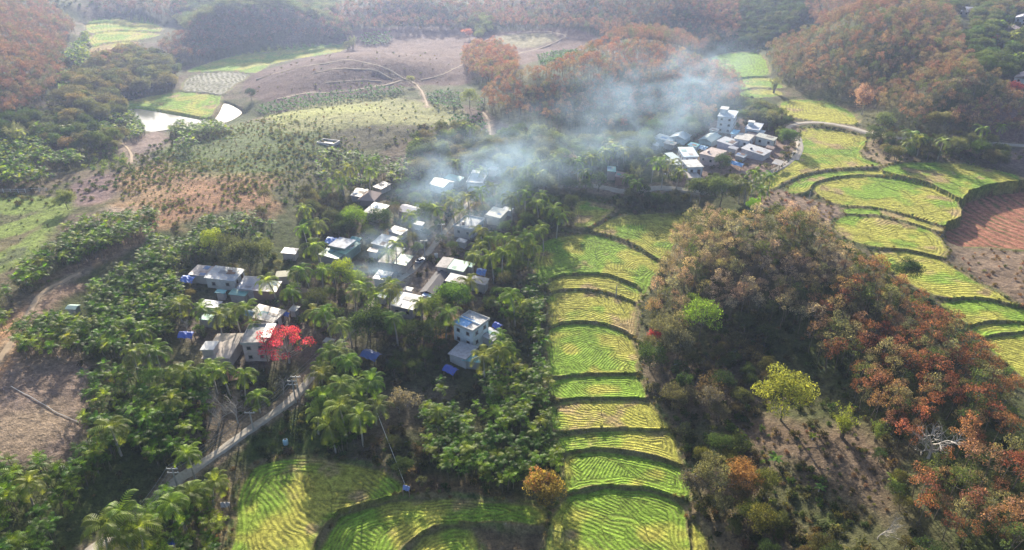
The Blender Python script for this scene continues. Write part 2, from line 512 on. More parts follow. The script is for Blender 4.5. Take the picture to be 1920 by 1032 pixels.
# ------------------------------------------------------------------ ground paint: (outline px, colour, feather m, wobble m)
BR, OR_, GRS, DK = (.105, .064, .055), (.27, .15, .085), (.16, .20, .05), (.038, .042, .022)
PAINT = [
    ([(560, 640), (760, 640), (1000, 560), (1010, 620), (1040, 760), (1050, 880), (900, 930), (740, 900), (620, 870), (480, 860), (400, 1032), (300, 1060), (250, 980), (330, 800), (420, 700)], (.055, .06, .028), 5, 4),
    ([(-80, 660), (150, 665), (175, 720), (160, 800), (120, 860), (0, 868), (-80, 868)], (.20, .145, .115), 1.5, 1.5),
    ([(-80, 800), (110, 740), (130, 800), (60, 850), (-80, 860)], (.27, .20, .14), 3, 3),
    ([(-20, 640), (45, 560), (80, 545), (60, 600), (20, 690), (-20, 720)], (.36, .21, .12), 1, 1),
    ([(-80, 380), (60, 365), (118, 372), (128, 400), (60, 480), (0, 515), (-80, 530)], (.17, .22, .05), 2, 2),
    ([(-80, 405), (40, 398), (90, 385), (60, 402), (0, 420), (-80, 428)], (.11, .11, .05), 1.5, 3),
    ([(-80, 455), (10, 448), (80, 420), (60, 440), (0, 468), (-80, 480)], (.14, .12, .06), 1.5, 3),
    ([(-80, 500), (0, 490), (50, 465), (30, 490), (0, 505), (-80, 515)], (.10, .12, .05), 1.5, 3),
    ([(40, 530), (150, 510), (280, 455), (290, 430), (240, 440), (130, 500), (60, 560), (40, 610), (120, 560), (175, 530)], (.22, .15, .11), 1.5, 2),
    ([(150, 420), (230, 380), (300, 385), (300, 425), (200, 440)], (.26, .20, .15), 2, 2),
    ([(135, 350), (190, 325), (235, 330), (210, 372), (150, 385)], (.18, .12, .115), 2, 2),
    ([(230, 265), (300, 245), (320, 270), (315, 295), (250, 300), (225, 285)], (.19, .14, .125), 2, 2),
    ([(222, 335), (300, 300), (420, 300), (520, 330), (500, 400), (400, 402), (300, 425), (225, 370)], (.27, .17, .09), 4, 6),
    ([(330, 350), (400, 340), (470, 350), (500, 385), (400, 400), (300, 420)], OR_, 4, 4),
    ([(560, 330), (650, 340), (640, 440), (560, 400)], (.11, .10, .05), 4, 4),
    ([(300, 280), (450, 230), (600, 225), (680, 270), (560, 320), (350, 320)], (.11, .14, .05), 6, 6),
    ([(500, 225), (560, 200), (700, 180), (800, 195), (880, 215), (820, 240), (700, 245), (560, 250)], (.22, .22, .09), 3, 5),
    ([(500, 215), (640, 200), (700, 195), (720, 205), (600, 215), (520, 235)], (.26, .27, .09), 3, 4),
    ([(600, 250), (720, 235), (830, 240), (760, 262), (640, 280)], (.10, .09, .05), 2, 3),
    ([(450, 162), (480, 138), (560, 112), (650, 92), (780, 95), (860, 105), (890, 150), (850, 160), (770, 162), (640, 185), (530, 192), (470, 182)], BR, 1.5, 2),
    ([(648, 58), (850, 50), (930, 62), (1050, 50), (1118, 68), (1100, 90), (1030, 110), (900, 130), (820, 100), (650, 92)], (.14, .09, .075), 2, 2),
    ([(930, 72), (1010, 62), (1050, 75), (980, 90)], (.24, .21, .12), 3, 3),
    ([(870, 200), (930, 225), (980, 240), (960, 262), (900, 245)], (.15, .11, .09), 2, 2),
    ([(1255, 340), (1320, 300), (1300, 250), (1340, 225), (1480, 235), (1500, 260), (1490, 300), (1430, 335), (1330, 355)], (.24, .17, .14), 2, 2),
    ([(1060, 340), (1140, 345), (1240, 350), (1230, 365), (1120, 360), (1060, 352)], (.26, .18, .15), 2, 2),
    ([(680, 560), (720, 500), (840, 400), (880, 360), (940, 330), (1000, 360), (960, 420), (900, 480), (860, 560), (900, 600), (840, 640), (740, 640)], (.15, .12, .10), 5, 4),
    ([(800, 620), (860, 590), (870, 620), (840, 650), (800, 650)], (.38, .22, .11), 1.5, 1.5),
    ([(360, 560), (560, 540), (640, 580), (640, 660), (440, 690), (350, 640)], (.14, .11, .09), 4, 4),
    ([(1430, 350), (1500, 365), (1570, 388), (1590, 420), (1560, 425), (1480, 395), (1420, 385)], (.23, .165, .12), 1.5, 1.5),
    ([(1400, 780), (1500, 790), (1600, 800), (1680, 850), (1700, 960), (1660, 990), (1580, 930), (1480, 860), (1400, 840)], (.14, .10, .068), 4, 5),
    ([(1290, 950), (1400, 980), (1500, 1000), (1600, 1060), (1330, 1060)], (.16, .12, .07), 4, 4),
    ([(1785, 466), (1970, 466), (1970, 600), (1900, 560), (1840, 520), (1795, 495)], (.19, .135, .095), 2, 3),
    ([(1610, 300), (1630, 262), (1680, 275), (1720, 300), (1650, 308)], (.25, .19, .12), 2, 2),
    ([(1800, 195), (1960, 200), (1960, 270), (1860, 255)], (.16, .11, .10), 3, 3),
    ([(1830, 285), (1960, 285), (1960, 330), (1860, 310)], (.13, .10, .09), 2, 2),
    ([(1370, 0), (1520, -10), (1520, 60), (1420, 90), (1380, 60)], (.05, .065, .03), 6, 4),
    ([(360, 960), (440, 880), (445, 960), (440, 1060), (370, 1060)], (.19, .15, .085), 2, 2),
    ([(720, 740), (790, 720), (850, 730), (800, 790), (730, 830), (700, 900), (640, 880), (660, 800)], (.12, .10, .07), 3, 3),
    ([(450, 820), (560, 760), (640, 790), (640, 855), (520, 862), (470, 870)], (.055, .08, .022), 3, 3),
    ([(600, 905), (800, 900), (1000, 935), (1010, 950), (830, 938), (640, 960)], (.13, .09, .05), 2, 2),
    ([(880, 985), (1020, 980), (1030, 1060), (900, 1060)], (.12, .09, .055), 2, 3),
    ([(340, 760), (470, 720), (500, 760), (400, 830), (340, 830)], (.15, .12, .09), 3, 3),
]
ROADS = [
    ('road', 1.95, [(120, 1075), (180, 1020), (258, 968), (330, 905), (384, 868), (440, 826), (500, 783), (548, 748), (600, 690), (640, 640), (680, 592), (712, 556), (745, 528), (780, 500), (812, 462), (850, 415), (880, 380), (930, 345)]),
    ('road', 2.6, [(1492, 300), (1500, 275), (1492, 250), (1478, 238), (1500, 231), (1540, 231), (1590, 240), (1630, 250), (1700, 262), (1860, 268), (1960, 278)]),
    ('road', 2.4, [(1000, 352), (1045, 350), (1085, 345), (1130, 350), (1180, 358), (1250, 352), (1330, 360), (1400, 345), (1450, 322), (1484, 300), (1492, 285)]),
    ('path', 1.1, [(780, 158), (790, 172), (798, 188), (802, 202)]),
    ('path', 1.1, [(905, 210), (915, 222), (918, 240), (918, 268)]),
    ('path', 1.4, [(-40, 720), (10, 660), (40, 610), (62, 570), (80, 548), (150, 510)]),
    ('path', 1.2, [(520, 185), (580, 176), (650, 172), (720, 160), (760, 150), (780, 158)]),
    ('path', .8, [(590, 138), (640, 128), (700, 132), (735, 148)]),
    ('path', .7, [(610, 156), (660, 150), (715, 152)]),
    ('path', .8, [(480, 150), (540, 132), (600, 120)]),
    ('path', .7, [(790, 150), (830, 140), (870, 120)]),
    ('path', 1.0, [(600, 120), (660, 112), (720, 128), (760, 150)]),
    ('path', 1.0, [(960, 105), (1020, 88), (1060, 68), (1010, 58), (960, 66)]),
    ('path', 1.0, [(215, 262), (235, 275), (245, 290), (246, 305)]),
]


def catmull(p, n=8):
    p = np.asarray(p, float)
    q = np.vstack([2 * p[0] - p[1], p, 2 * p[-1] - p[-2]])
    out = []
    for i in range(1, len(q) - 2):
        for k in range(n):
            t = k / n
            out.append(.5 * (2 * q[i] + (q[i + 1] - q[i - 1]) * t + (2 * q[i - 1] - 5 * q[i] + 4 * q[i + 1] - q[i + 2]) * t * t + (3 * q[i] - q[i - 1] - 3 * q[i + 1] + q[i + 2]) * t ** 3))
    out.append(q[-2])
    return np.array(out)


# the plantations stand on rounded mounds
MOUNDS = [
    (6.5, 26, [(902, 175), (930, 150), (990, 130), (1060, 110), (1130, 85), (1220, 85), (1290, 105), (1340, 115), (1385, 145), (1375, 190), (1320, 222), (1250, 238), (1150, 240), (1050, 235), (960, 215), (915, 200)]),
    (9, 40, [(1440, 90), (1520, 60), (1570, 40), (1700, 12), (1790, 15), (1800, 60), (1760, 110), (1700, 160), (1640, 185), (1580, 180), (1530, 165), (1450, 135)]),
    (7, 30, [(1640, 200), (1700, 150), (1800, 110), (1900, 150), (1960, 200), (1950, 250), (1860, 250), (1760, 245), (1680, 225)]),
    (9, 40, [(612, 15), (700, 0), (880, 0), (900, 40), (850, 52), (760, 50), (680, 54), (625, 45)]),
    (10, 45, [(900, 12), (1000, -10), (1340, -20), (1388, 35), (1375, 75), (1300, 88), (1240, 80), (1180, 70), (1100, 52), (1000, 48)]),
    (8, 35, [(-120, 10), (60, 0), (100, 15), (135, 45), (118, 65), (112, 90), (60, 105), (-120, 100)]),
    (6, 25, [(-120, 110), (60, 105), (112, 115), (108, 150), (60, 190), (0, 220), (-120, 225)]),
    (8, 32, [(292, 92), (350, 55), (430, 30), (520, 22), (600, 42), (655, 55), (648, 68), (560, 78), (480, 92), (410, 108), (340, 112)]),
    (4, 16, [(1222, 575), (1240, 520), (1262, 465), (1290, 415), (1340, 400), (1480, 400), (1560, 440), (1650, 500), (1745, 570), (1830, 650), (1912, 730), (1850, 820), (1700, 800), (1600, 690), (1500, 600), (1380, 575), (1280, 615)]),
    (4, 40, [(455, 170), (480, 140), (560, 115), (650, 96), (780, 98), (860, 110), (880, 150), (780, 162), (640, 185), (530, 192)]),
]
_mp = [(a, w, gpoly(p)) for a, w, p in MOUNDS]
for a, w, P in _mp:
    Hr += a * sstep(0, w, -sdf(GXX, GYY, P, 3.0))


def build_ground():
    rows_py = np.concatenate([np.linspace(1420, 1080, 90), np.linspace(1078, -20, 640), np.linspace(-22, -118, 50)])
    ang = PITCH - np.arctan((516 - rows_py) / FOC)
    D = (CZ - 6) / np.tan(ang)
    fx = np.concatenate([np.linspace(-1100, -60, 150), np.linspace(-58, 1978, 1080), np.linspace(1980, 3020, 150)])
    # lateral position proportional to the depth of the row
    depth = D * CP + (CZ - 6) * SP
    X = (fx[None, :] - 960) / FOC * depth[:, None]
    Y = np.repeat(D[:, None], len(fx), 1)
    X = X + (_hash(np.arange(X.size), np.zeros(X.size), 5).reshape(X.shape) - .5) * .0
    sh = X.shape
    X, Y = X.ravel(), Y.ravel()
    H, fid, dmin, dd = hfull(X, Y, True)
    # ---- albedo
    n1, n2, n3 = fbm(X / 9, Y / 9, 31), fbm(X / 30, Y / 30, 41), fbm(X / 3, Y / 3, 51)
    a, b, c = np.array((.085, .085, .038)), np.array((.135, .105, .07)), np.array((.06, .075, .025))
    w = sstep(.4, .62, n1)[:, None]
    w2 = sstep(.42, .6, n2)[:, None]
    colr = (a * (1 - w) + b * w) * (1 - w2) + (c * (1 - w) + a * w) * w2
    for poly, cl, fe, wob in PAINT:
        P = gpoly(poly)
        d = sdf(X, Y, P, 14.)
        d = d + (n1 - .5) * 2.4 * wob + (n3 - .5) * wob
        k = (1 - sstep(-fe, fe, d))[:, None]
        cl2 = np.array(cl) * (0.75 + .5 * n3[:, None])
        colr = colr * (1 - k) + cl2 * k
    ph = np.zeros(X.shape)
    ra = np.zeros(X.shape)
    # ROADPRE trodden dirt along roads and paths
    for nm_, wd_, pts_ in ROADS:
        pc = catmull(pts_, 6)
        gx_, gy_ = G(pc[:, 0], pc[:, 1])
        bb = (X > gx_.min() - 6) & (X < gx_.max() + 6) & (Y > gy_.min() - 6) & (Y < gy_.max() + 6)
        xs, ys = X[bb], Y[bb]
        dm = np.full(xs.shape, 99.)
        for i_ in range(len(gx_)): dm = np.minimum(dm, (xs - gx_[i_]) ** 2 + (ys - gy_[i_]) ** 2)
        dm = np.sqrt(dm) + (n3[bb] - .5) * 3.0
        kk = (1 - sstep(wd_ * .5, wd_ * .5 + 1.6, dm))[:, None] * .85
        colr[bb] = colr[bb] * (1 - kk) + np.array((.23, .175, .125)) * kk
    # banks beside the fields: dry grass brown
    bk = (1 - sstep(.3, 1.2, dmin))[:, None]
    bankc = np.array((.19, .15, .08)) * (1 - sstep(.45, .6, n3)[:, None]) + np.array((.13, .15, .05)) * sstep(.45, .6, n3)[:, None]
    colr = colr * (1 - bk) + bankc * bk
    for k, f in enumerate(FIELDS):
        m = fid == k
        if not m.any(): continue
        x, y, d = X[m], Y[m], -dd[k][m]
        sp, angb, mode, gr, brn = f[3] * (.8 if f[0][0] in 'CBR' else 1), rad(f[4]), f[5], f[6], f[7]
        w1 = fbm(x / 12, y / 12, 60 + k, 3)
        # patches with rows of their own direction
        cell = 8.5 if mode == 'mix' else 60.
        jx, jy = np.floor(x / cell + w1 * 2.2 + k * .37), np.floor(y / (cell * .8) - w1 * 2.2 + k * .71)
        r1, r2 = _hash(jx, jy, 70 + k), _hash(jx, jy, 90 + k)
        th = angb + (r1 - .5) * (1.9 if mode == 'mix' else .12)
        w5 = fbm(x / 5, y / 5, 260 + k, 2)
        curve = 1.6 * (w5 - .5) * (mode != 'plow') + 1.7 * np.sin((x * np.cos(th + 1.57) + y * np.sin(th + 1.57)) / 7.5 + r2 * 6) * (1 if mode == 'mix' else .5)
        lin = x * np.cos(th) + y * np.sin(th) + curve + (w1 - .5) * 6.0
        p_lin = 2 * math.pi * lin / sp
        if mode == 'mix':
            qx = (jx + .5 + 2.2 * (r1 - .5)) * cell + (r2 - .5) * 30
            qy = (jy + .5) * cell * .8 + (r1 - .5) * 34
            p_lin = np.where(r2 < .55, 2 * math.pi * (np.hypot(x - qx, y - qy) + (w1 - .5) * 5 + 1.5 * (w5 - .5)) / sp, p_lin)
        p_arc = 2 * math.pi * (d + (w1 - .5) * 2.5 + 1.2 * (w5 - .5)) / sp
        ring = 2.2 + 6 * (vn(x / 11, y / 11, 140 + k) - .5)
        use = d < ring
        if mode == 'arc': use = d < 40
        if mode in ('plow', 'grey', 'straight'): use = d < (2.2 if mode == 'straight' else -1)
        if mode == 'plow':
            lin = x + .15 * y + 1.8 * np.sin(y / 6.5) + (w1 - .5) * 5
            p_lin = 2 * math.pi * lin / sp
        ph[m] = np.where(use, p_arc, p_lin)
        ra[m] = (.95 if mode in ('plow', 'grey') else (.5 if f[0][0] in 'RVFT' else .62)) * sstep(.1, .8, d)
        y1, g1, b1 = np.array((.36, .345, .065)), np.array((.19, .30, .035)), np.array((.34, .25, .12))
        q = fbm(x / 8, y / 8, 160 + k, 3)
        gw = sstep(.62 - gr * .4, .80 - gr * .4, q)[:, None]
        bw = (sstep(.70 - brn * .5, .86 - brn * .5, fbm(x / 6, y / 6, 180 + k, 4)))[:, None]
        cf = y1 * (1 - gw) + g1 * gw
        cf = cf * (1 - bw) + b1 * bw
        if mode == 'plow': cf = np.array((.34, .145, .095)) * (.85 + .3 * q[:, None])
        if mode == 'grey': cf = np.array((.27, .26, .20)) * (.85 + .3 * q[:, None])
        edge = (1 - sstep(.15, .7, d))[:, None]
        cf = cf * (1 - edge) + np.array((.17, .15, .06)) * edge
        colr[m] = cf
    me_cols = np.concatenate([np.clip(colr, 0.004, .9), np.ones((len(X), 1))], 1)
    idx = np.arange(X.size).reshape(sh)
    quads = np.stack([idx[:-1, :-1], idx[:-1, 1:], idx[1:, 1:], idx[1:, :-1]], -1).reshape(-1, 4)
    qf = fid[quads]
    qid = np.where((qf == qf[:, :1]).all(1), qf[:, 0], -1)
    V = np.stack([X, Y, H], 1)
    for k in [-1] + list(range(len(FIELDS))):
        q = quads[qid == k]
        if not len(q): continue
        u, inv = np.unique(q, return_inverse=True)
        nm = 'terrain' if k < 0 else ('plowed_field' if FIELDS[k][5] in ('plow',) else 'paddy_field')
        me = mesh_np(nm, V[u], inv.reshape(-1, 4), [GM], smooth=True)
        at = me.attributes.new('col', 'FLOAT_COLOR', 'POINT')
        at.data.foreach_set('color', me_cols[u].astype(np.float32).ravel())
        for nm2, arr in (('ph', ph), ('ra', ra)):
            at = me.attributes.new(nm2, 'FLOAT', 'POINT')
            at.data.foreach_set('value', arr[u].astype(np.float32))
        tag(link(nm, me), kind='structure')


build_ground()

# ------------------------------------------------------------------ ponds and roads
wm, nt, bs = newmat('pond_water')
bs.inputs['Base Color'].default_value = (.16, .17, .14, 1)
bs.inputs['Roughness'].default_value = .12
bs.inputs['Specular IOR Level'].default_value = .45
f, _ = noise(nt, 1.5, 3)
bp = node(nt, 'ShaderNodeBump')
bp.inputs['Strength'].default_value = .06
nt.links.new(f, bp.inputs['Height'])
nt.links.new(bp.outputs[0], bs.inputs['Normal'])
for z, P in PW:
    c = P.mean(0)
    Q = c + (P - c) * 1.02
    V = [(c[0], c[1], z)] + [(x, y, z) for x, y in Q]
    Fc = [(0, i + 1, (i + 1) % len(Q) + 1) for i in range(len(Q))]
    tag(link('pond_water', mesh_np('pond_water', V, Fc, [wm])), kind='structure')
ROADM = mat('road_surface', (.38, .34, .29), rough=.9, amt=.8, scale=1.0, dirt=(.26, .20, .15))
PATHM = mat('path_surface', (.36, .27, .19), rough=.95, amt=.5, scale=.5)
ROADXY = []
for nm, wd, pts in ROADS:
    p = catmull(pts, 10)
    x, y = G(p[:, 0], p[:, 1])
    P = np.stack([x, y], 1)
    t = np.gradient(P, axis=0)
    t /= np.linalg.norm(t, axis=1)[:, None] + 1e-9
    nn = np.stack([t[:, 1], -t[:, 0]], 1)
    ROADXY.append((P, wd))
    offs = np.linspace(-.5, .5, 7)
    V, Fc = [], []
    hc = hfull(P[:, 0], P[:, 1])
    ker = np.ones(9) / 9
    hc = np.convolve(np.pad(hc, 4, 'edge'), ker, 'valid')
    for j, o in enumerate(offs):
        wob = (fbm(P[:, 0] / 5, P[:, 1] / 5, 7 + (j > 3), 2) - .5) * .5 * abs(o) * 2
        Q = P + nn * (o * wd + wob * np.sign(o))[:, None] if np.ndim(wob) else P + nn * o * wd
        z = np.maximum(hfull(Q[:, 0], Q[:, 1]), hc if abs(o) < .45 else -99) + .09
        if abs(o) > .45: z -= .25
        V.append(np.stack([Q[:, 0], Q[:, 1], z], 1))
    V = np.concatenate(V)
    N = len(P)
    for j in range(6):
        for i in range(N - 1):
            Fc.append((j * N + i, (j + 1) * N + i, (j + 1) * N + i + 1, j * N + i + 1))
    tag(link(nm, mesh_np(nm, V, Fc, [ROADM if nm == 'road' else PATHM], smooth=True)), kind='structure')


def near_road(x, y, extra=1.0):
    r = np.zeros(np.shape(x), bool)
    for P, wd in ROADXY:
        for q in P[::2]:
            r |= (x - q[0]) ** 2 + (y - q[1]) ** 2 < (wd / 2 + extra) ** 2
    return r


def on_field(x, y, m=.3):
    r = np.zeros(np.shape(x), bool)
    for f in FIELDS: r |= sdf(x, y, f[-1]) < m
    for z, P in PW: r |= sdf(x, y, P) < m
    return r


# @@REST@@
HAZE = 0.00025
# ------------------------------------------------------------------ mesh building for things
class MB:
    """collects boxes, tubes and quads; build() links them as ONE mesh object"""

    def __init__(s):
        s.v, s.f = [], []

    def quadbox(s, cs, z0, z1):
        """prism from four corners (x, y); z0, z1 numbers or per-corner lists"""
        b = len(s.v)
        n = len(cs)
        z0 = [z0] * n if isinstance(z0, (int, float)) else z0
        z1 = [z1] * n if isinstance(z1, (int, float)) else z1
        s.v += [(c[0], c[1], z) for c, z in zip(cs, z0)] + [(c[0], c[1], z) for c, z in zip(cs, z1)]
        s.f.append(tuple(b + i for i in reversed(range(n))))
        s.f.append(tuple(b + n + i for i in range(n)))
        for i in range(n):
            j = (i + 1) % n
            s.f.append((b + i, b + j, b + n + j, b + n + i))
        return s

    def box(s, x0, x1, y0, y1, z0, z1):
        return s.quadbox([(x0, y0), (x1, y0), (x1, y1), (x0, y1)], z0, z1)

    def tube(s, pts, rs, k=6, cap=True):
        b = len(s.v)
        pts = [Vector(p) for p in pts]
        if isinstance(rs, (int, float)): rs = [rs] * len(pts)
        for i, p in enumerate(pts):
            d = (pts[min(i + 1, len(pts) - 1)] - pts[max(i - 1, 0)])
            d = d.normalized() if d.length > 1e-9 else Vector((0, 0, 1))
            a = d.cross(Vector((.3, .9, .1)) if abs(d.z) > .9 else Vector((0, 0, 1))).normalized()
            c = d.cross(a)
            for j in range(k):
                t = 2 * math.pi * j / k
                s.v.append(tuple(p + (a * math.cos(t) + c * math.sin(t)) * rs[i]))
        for i in range(len(pts) - 1):
            for j in range(k):
                s.f.append((b + i * k + j, b + i * k + (j + 1) % k, b + (i + 1) * k + (j + 1) % k, b + (i + 1) * k + j))
        if cap:
            s.f.append(tuple(b + (len(pts) - 1) * k + j for j in range(k)))
            s.f.append(tuple(b + j for j in reversed(range(k))))
        return s

    def mesh(s, name, m):
        me = bpy.data.meshes.new(name)
        me.from_pydata(s.v, [], s.f)
        me.materials.append(m)
        me.update()
        return me

    def build(s, name, m, parent=None, loc=None):
        return link(name, s.mesh(name, m), parent, loc)


def copy_tree(o, parent=None):
    c = o.copy()
    COL.objects.link(c)
    c.parent = parent
    for ch in o.children: copy_tree(ch, c)
    return c


# ---- leaf clouds -----------------------------------------------------------
def leaf_quads(cent, size, rs, up=.35, asp=.6, cl=None):
    """random leaf faces: cent (n,3); returns V (4n,3), F (n,4)"""
    n_ = len(cent)
    nrm = rs.normal(size=(n_, 3))
    nrm[:, 2] = np.abs(nrm[:, 2]) + up
    nrm /= np.linalg.norm(nrm, axis=1)[:, None]
    a = rs.normal(size=(n_, 3))
    a -= (a * nrm).sum(1)[:, None] * nrm
    a /= np.linalg.norm(a, axis=1)[:, None] + 1e-9
    b = np.cross(nrm, a)
    sz = size * rs.uniform(.6, 1.35, n_)[:, None]
    a, b = a * sz, b * sz * asp
    droop = np.array((0, 0, -.18)) * sz
    V = np.stack([cent - a * .5, cent + b * .5, cent + a * .5 + droop, cent - b * .5], 1).reshape(-1, 3)
    return V, np.arange(4 * n_).reshape(-1, 4)


def leaf_mesh(name, V, Fq, lv, m, extra=None):
    """extra: (V, F(quads), material) wood appended as material 1 (lv 1)"""
    me = None
    mats, mi = [m], np.zeros(len(Fq), int)
    if extra is not None:
        V2, F2, m2 = extra
        Fq = np.concatenate([Fq, F2 + len(V)])
        V = np.concatenate([V, V2])
        mats.append(m2)
        mi = np.concatenate([mi, np.ones(len(F2), int)])
        lv = np.concatenate([lv, np.ones(len(F2))])
    me = mesh_np(name, V, Fq, mats, mi)
    at = me.attributes.new('lv', 'FLOAT', 'FACE')
    at.data.foreach_set('value', lv.astype(np.float32))
    return me


def tube_np(lines, k=4):
    V, Fq, b = [], [], 0
    for pts, r in lines:
        pts = np.asarray(pts, float)
        r = np.broadcast_to(np.asarray(r, float), (len(pts),))
        d = np.gradient(pts, axis=0)
        d /= np.linalg.norm(d, axis=1)[:, None] + 1e-9
        ref = np.where(np.abs(d[:, 2:3]) > .9, np.array([[1., 0, 0]]), np.array([[0, 0, 1.]]))
        a = np.cross(d, ref)
        a /= np.linalg.norm(a, axis=1)[:, None] + 1e-9
        c = np.cross(d, a)
        for j in range(k):
            t = 2 * math.pi * j / k
            V.append(pts + (a * math.cos(t) + c * math.sin(t)) * r[:, None])
        n_ = len(pts)
        for j in range(k):
            for i in range(n_ - 1):
                Fq.append((b + j * n_ + i, b + ((j + 1) % k) * n_ + i, b + ((j + 1) % k) * n_ + i + 1, b + j * n_ + i + 1))
        b += k * n_
    return np.concatenate(V), np.array(Fq)


def limbs(rs, h, r, nb, spread, z0=.45, levels=1, r0=.14):
    """a tapered trunk that forks into limbs; returns lines and limb tips"""
    top = np.array((rs.normal() * .25, rs.normal() * .25, h))
    ts = np.linspace(0, 1, 6)[:, None]
    trunk = top * ts + np.array((rs.normal(), rs.normal(), 0)) * .25 * np.sin(ts * 3)
    lines = [(trunk, np.linspace(r0, r0 * .35, 6))]
    tips = []
    for i in range(nb):
        q = z0 + (1 - z0) * (i + .5) / nb
        st = trunk[0] + (top - trunk[0]) * q
        a = i * 2.4 + rs.uniform(-.4, .4)
        L = spread * rs.uniform(.7, 1.1) * (1.15 - .5 * (q - z0) / (1 - z0))
        en = st + np.array((math.cos(a) * L, math.sin(a) * L, L * rs.uniform(.35, .9)))
        mid = (st + en) / 2 + np.array((0, 0, -.12 * L))
        pts = np.stack([st, mid, en])
        lines.append((pts, np.array([r0 * .45, r0 * .28, r0 * .12])))
        tips.append(en)
        for l in range(levels):
            a2 = a + rs.uniform(-1.1, 1.1)
            e2 = mid + np.array((math.cos(a2), math.sin(a2), rs.uniform(.3, 1.1))) * L * .55
            lines.append((np.stack([mid, (mid + e2) / 2, e2]), np.array([r0 * .25, r0 * .16, r0 * .08])))
            tips.append(e2)
    return lines, tips


def blob_crown(rs, cents, rads, per, size, up=.35, asp=.6, shell=.55, flat=.75):
    P, L = [], []
    for c, r in zip(cents, rads):
        n_ = int(per * r * r)
        d = rs.normal(size=(n_, 3))
        d /= np.linalg.norm(d, axis=1)[:, None]
        q = rs.uniform(shell ** 3, 1, n_) ** (1 / 3)
        p = np.array(c) + d * (q * r)[:, None] * np.array((1, 1, flat))
        P.append(p)
        L.append(np.full(n_, rs.uniform(.6, 1.4)) * rs.uniform(.6, 1.4, n_))
    P, L = np.concatenate(P), np.concatenate(L)
    V, Fq = leaf_quads(P, size, rs, up, asp)
    return V, Fq, L


def proto(name, crown, wood, wood_mat, leaf_mat):
    """returns (trunk mesh, crown mesh, joined mesh for the far ones)"""
    V, Fq, L = crown
    Vw, Fw = tube_np(wood)
    tm = mesh_np(name + '_trunk', Vw, Fw, [wood_mat], smooth=True)
    cm = leaf_mesh(name + '_crown', V, Fq, L, leaf_mat)
    jm = leaf_mesh(name + '_far', V, Fq, L, leaf_mat, (Vw, Fw, wood_mat))
    return tm, cm, jm


def rubber(seed):
    rs = np.random.default_rng(seed)
    h = 10.5
    lines, tips = limbs(rs, h * .86, .1, 7, 1.9, .55, 1, .13)
    tips = [t for t in tips if t[2] > 5.5] + [lines[0][0][-1] + np.array((0, 0, .4))]
    rads = [rs.uniform(.75, 1.15) for _ in tips]
    return proto('rubber', blob_crown(rs, tips, rads, 40, .31, .35, .65, .45, .8), lines, BARK, LEAF)


def broad(seed, r=4.0, h=8.0, nb=9, size=.29, per=64, dens=1.0, wood=BARK):
    rs = np.random.default_rng(seed)
    lines, tips = limbs(rs, h * .75, .1, nb, r * .75, .35, 2, .2)
    c0 = np.array((0, 0, h * .62))
    cents = list(tips)
    for i in range(10):
        d = rs.normal(size=3)
        d /= np.linalg.norm(d)
        d[2] = abs(d[2]) * .8 + .05
        cents.append(c0 + d * np.array((r * .72, r * .72, h * .34)) * rs.uniform(.55, 1))
    rads = [rs.uniform(.28, .42) * r for _ in cents]
    return proto('broad', blob_crown(rs, cents, rads, per * dens, size, .4, .6, .6, .72), lines, wood, LEAF)


def coconut(seed, h=10.0):
    rs = np.random.default_rng(seed)
    lean = np.array((rs.normal() * .9, rs.normal() * .9))
    ts = np.linspace(0, 1, 8)
    tr = np.stack([lean[0] * ts ** 1.8, lean[1] * ts ** 1.8, h * ts], 1)
    wood = [(tr, np.linspace(.24, .12, 8))]
    top = tr[-1]
    V, Fq, L, b = [], [], [], 0
    nf = 15
    for i in range(nf):
        az = i * 2.399 + rs.uniform(-.2, .2)
        el = math.radians(80 - 92 * (i / nf) ** .9 + rs.uniform(-8, 8))
        Lf = rs.uniform(3.4, 4.5) * (1 if i > 3 else .75)
        bright = rs.uniform(.55, 1.5) * (1.1 if i < nf * .75 else .8)
        dead = i > nf - 3 and rs.random() < .6
        p = top.copy()
        e = el
        seg = 13
        pts = [p.copy()]
        for k in range(seg):
            e -= (.075 + .013 * k)
            p = p + np.array((math.cos(az) * math.cos(e), math.sin(az) * math.cos(e), math.sin(e))) * Lf / seg
            pts.append(p.copy())
        pts = np.array(pts)
        side = np.array((-math.sin(az), math.cos(az), 0))
        for k in range(1, seg + 1):
            q = pts[k]
            d = pts[k] - pts[k - 1]
            d /= np.linalg.norm(d)
            ll = .82 * math.sin(math.pi * min(1, (k + 1.6) / (seg + 2.4))) ** .7 + .15
            for sgn in (-1, 1):
                tip = q + side * sgn * ll * .8 + d * ll * .55 + np.array((0, 0, -.42 * ll))
                w_ = d * .10
                V += [q - w_, q + w_, tip + w_ * .5, tip - w_ * .3]
                Fq.append((b, b + 1, b + 2, b + 3))
                L.append(bright * rs.uniform(.85, 1.15) * (.7 if dead else 1))
                b += 4
        for k in range(seg):
            w_ = side * .035
            V += [pts[k] - w_, pts[k] + w_, pts[k + 1] + w_, pts[k + 1] - w_]
            Fq.append((b, b + 1, b + 2, b + 3))
            L.append(1.3)
            b += 4
    return proto('coconut', (np.array(V), np.array(Fq), np.array(L)), wood, BARK_PALE, LEAF_GLOSS)


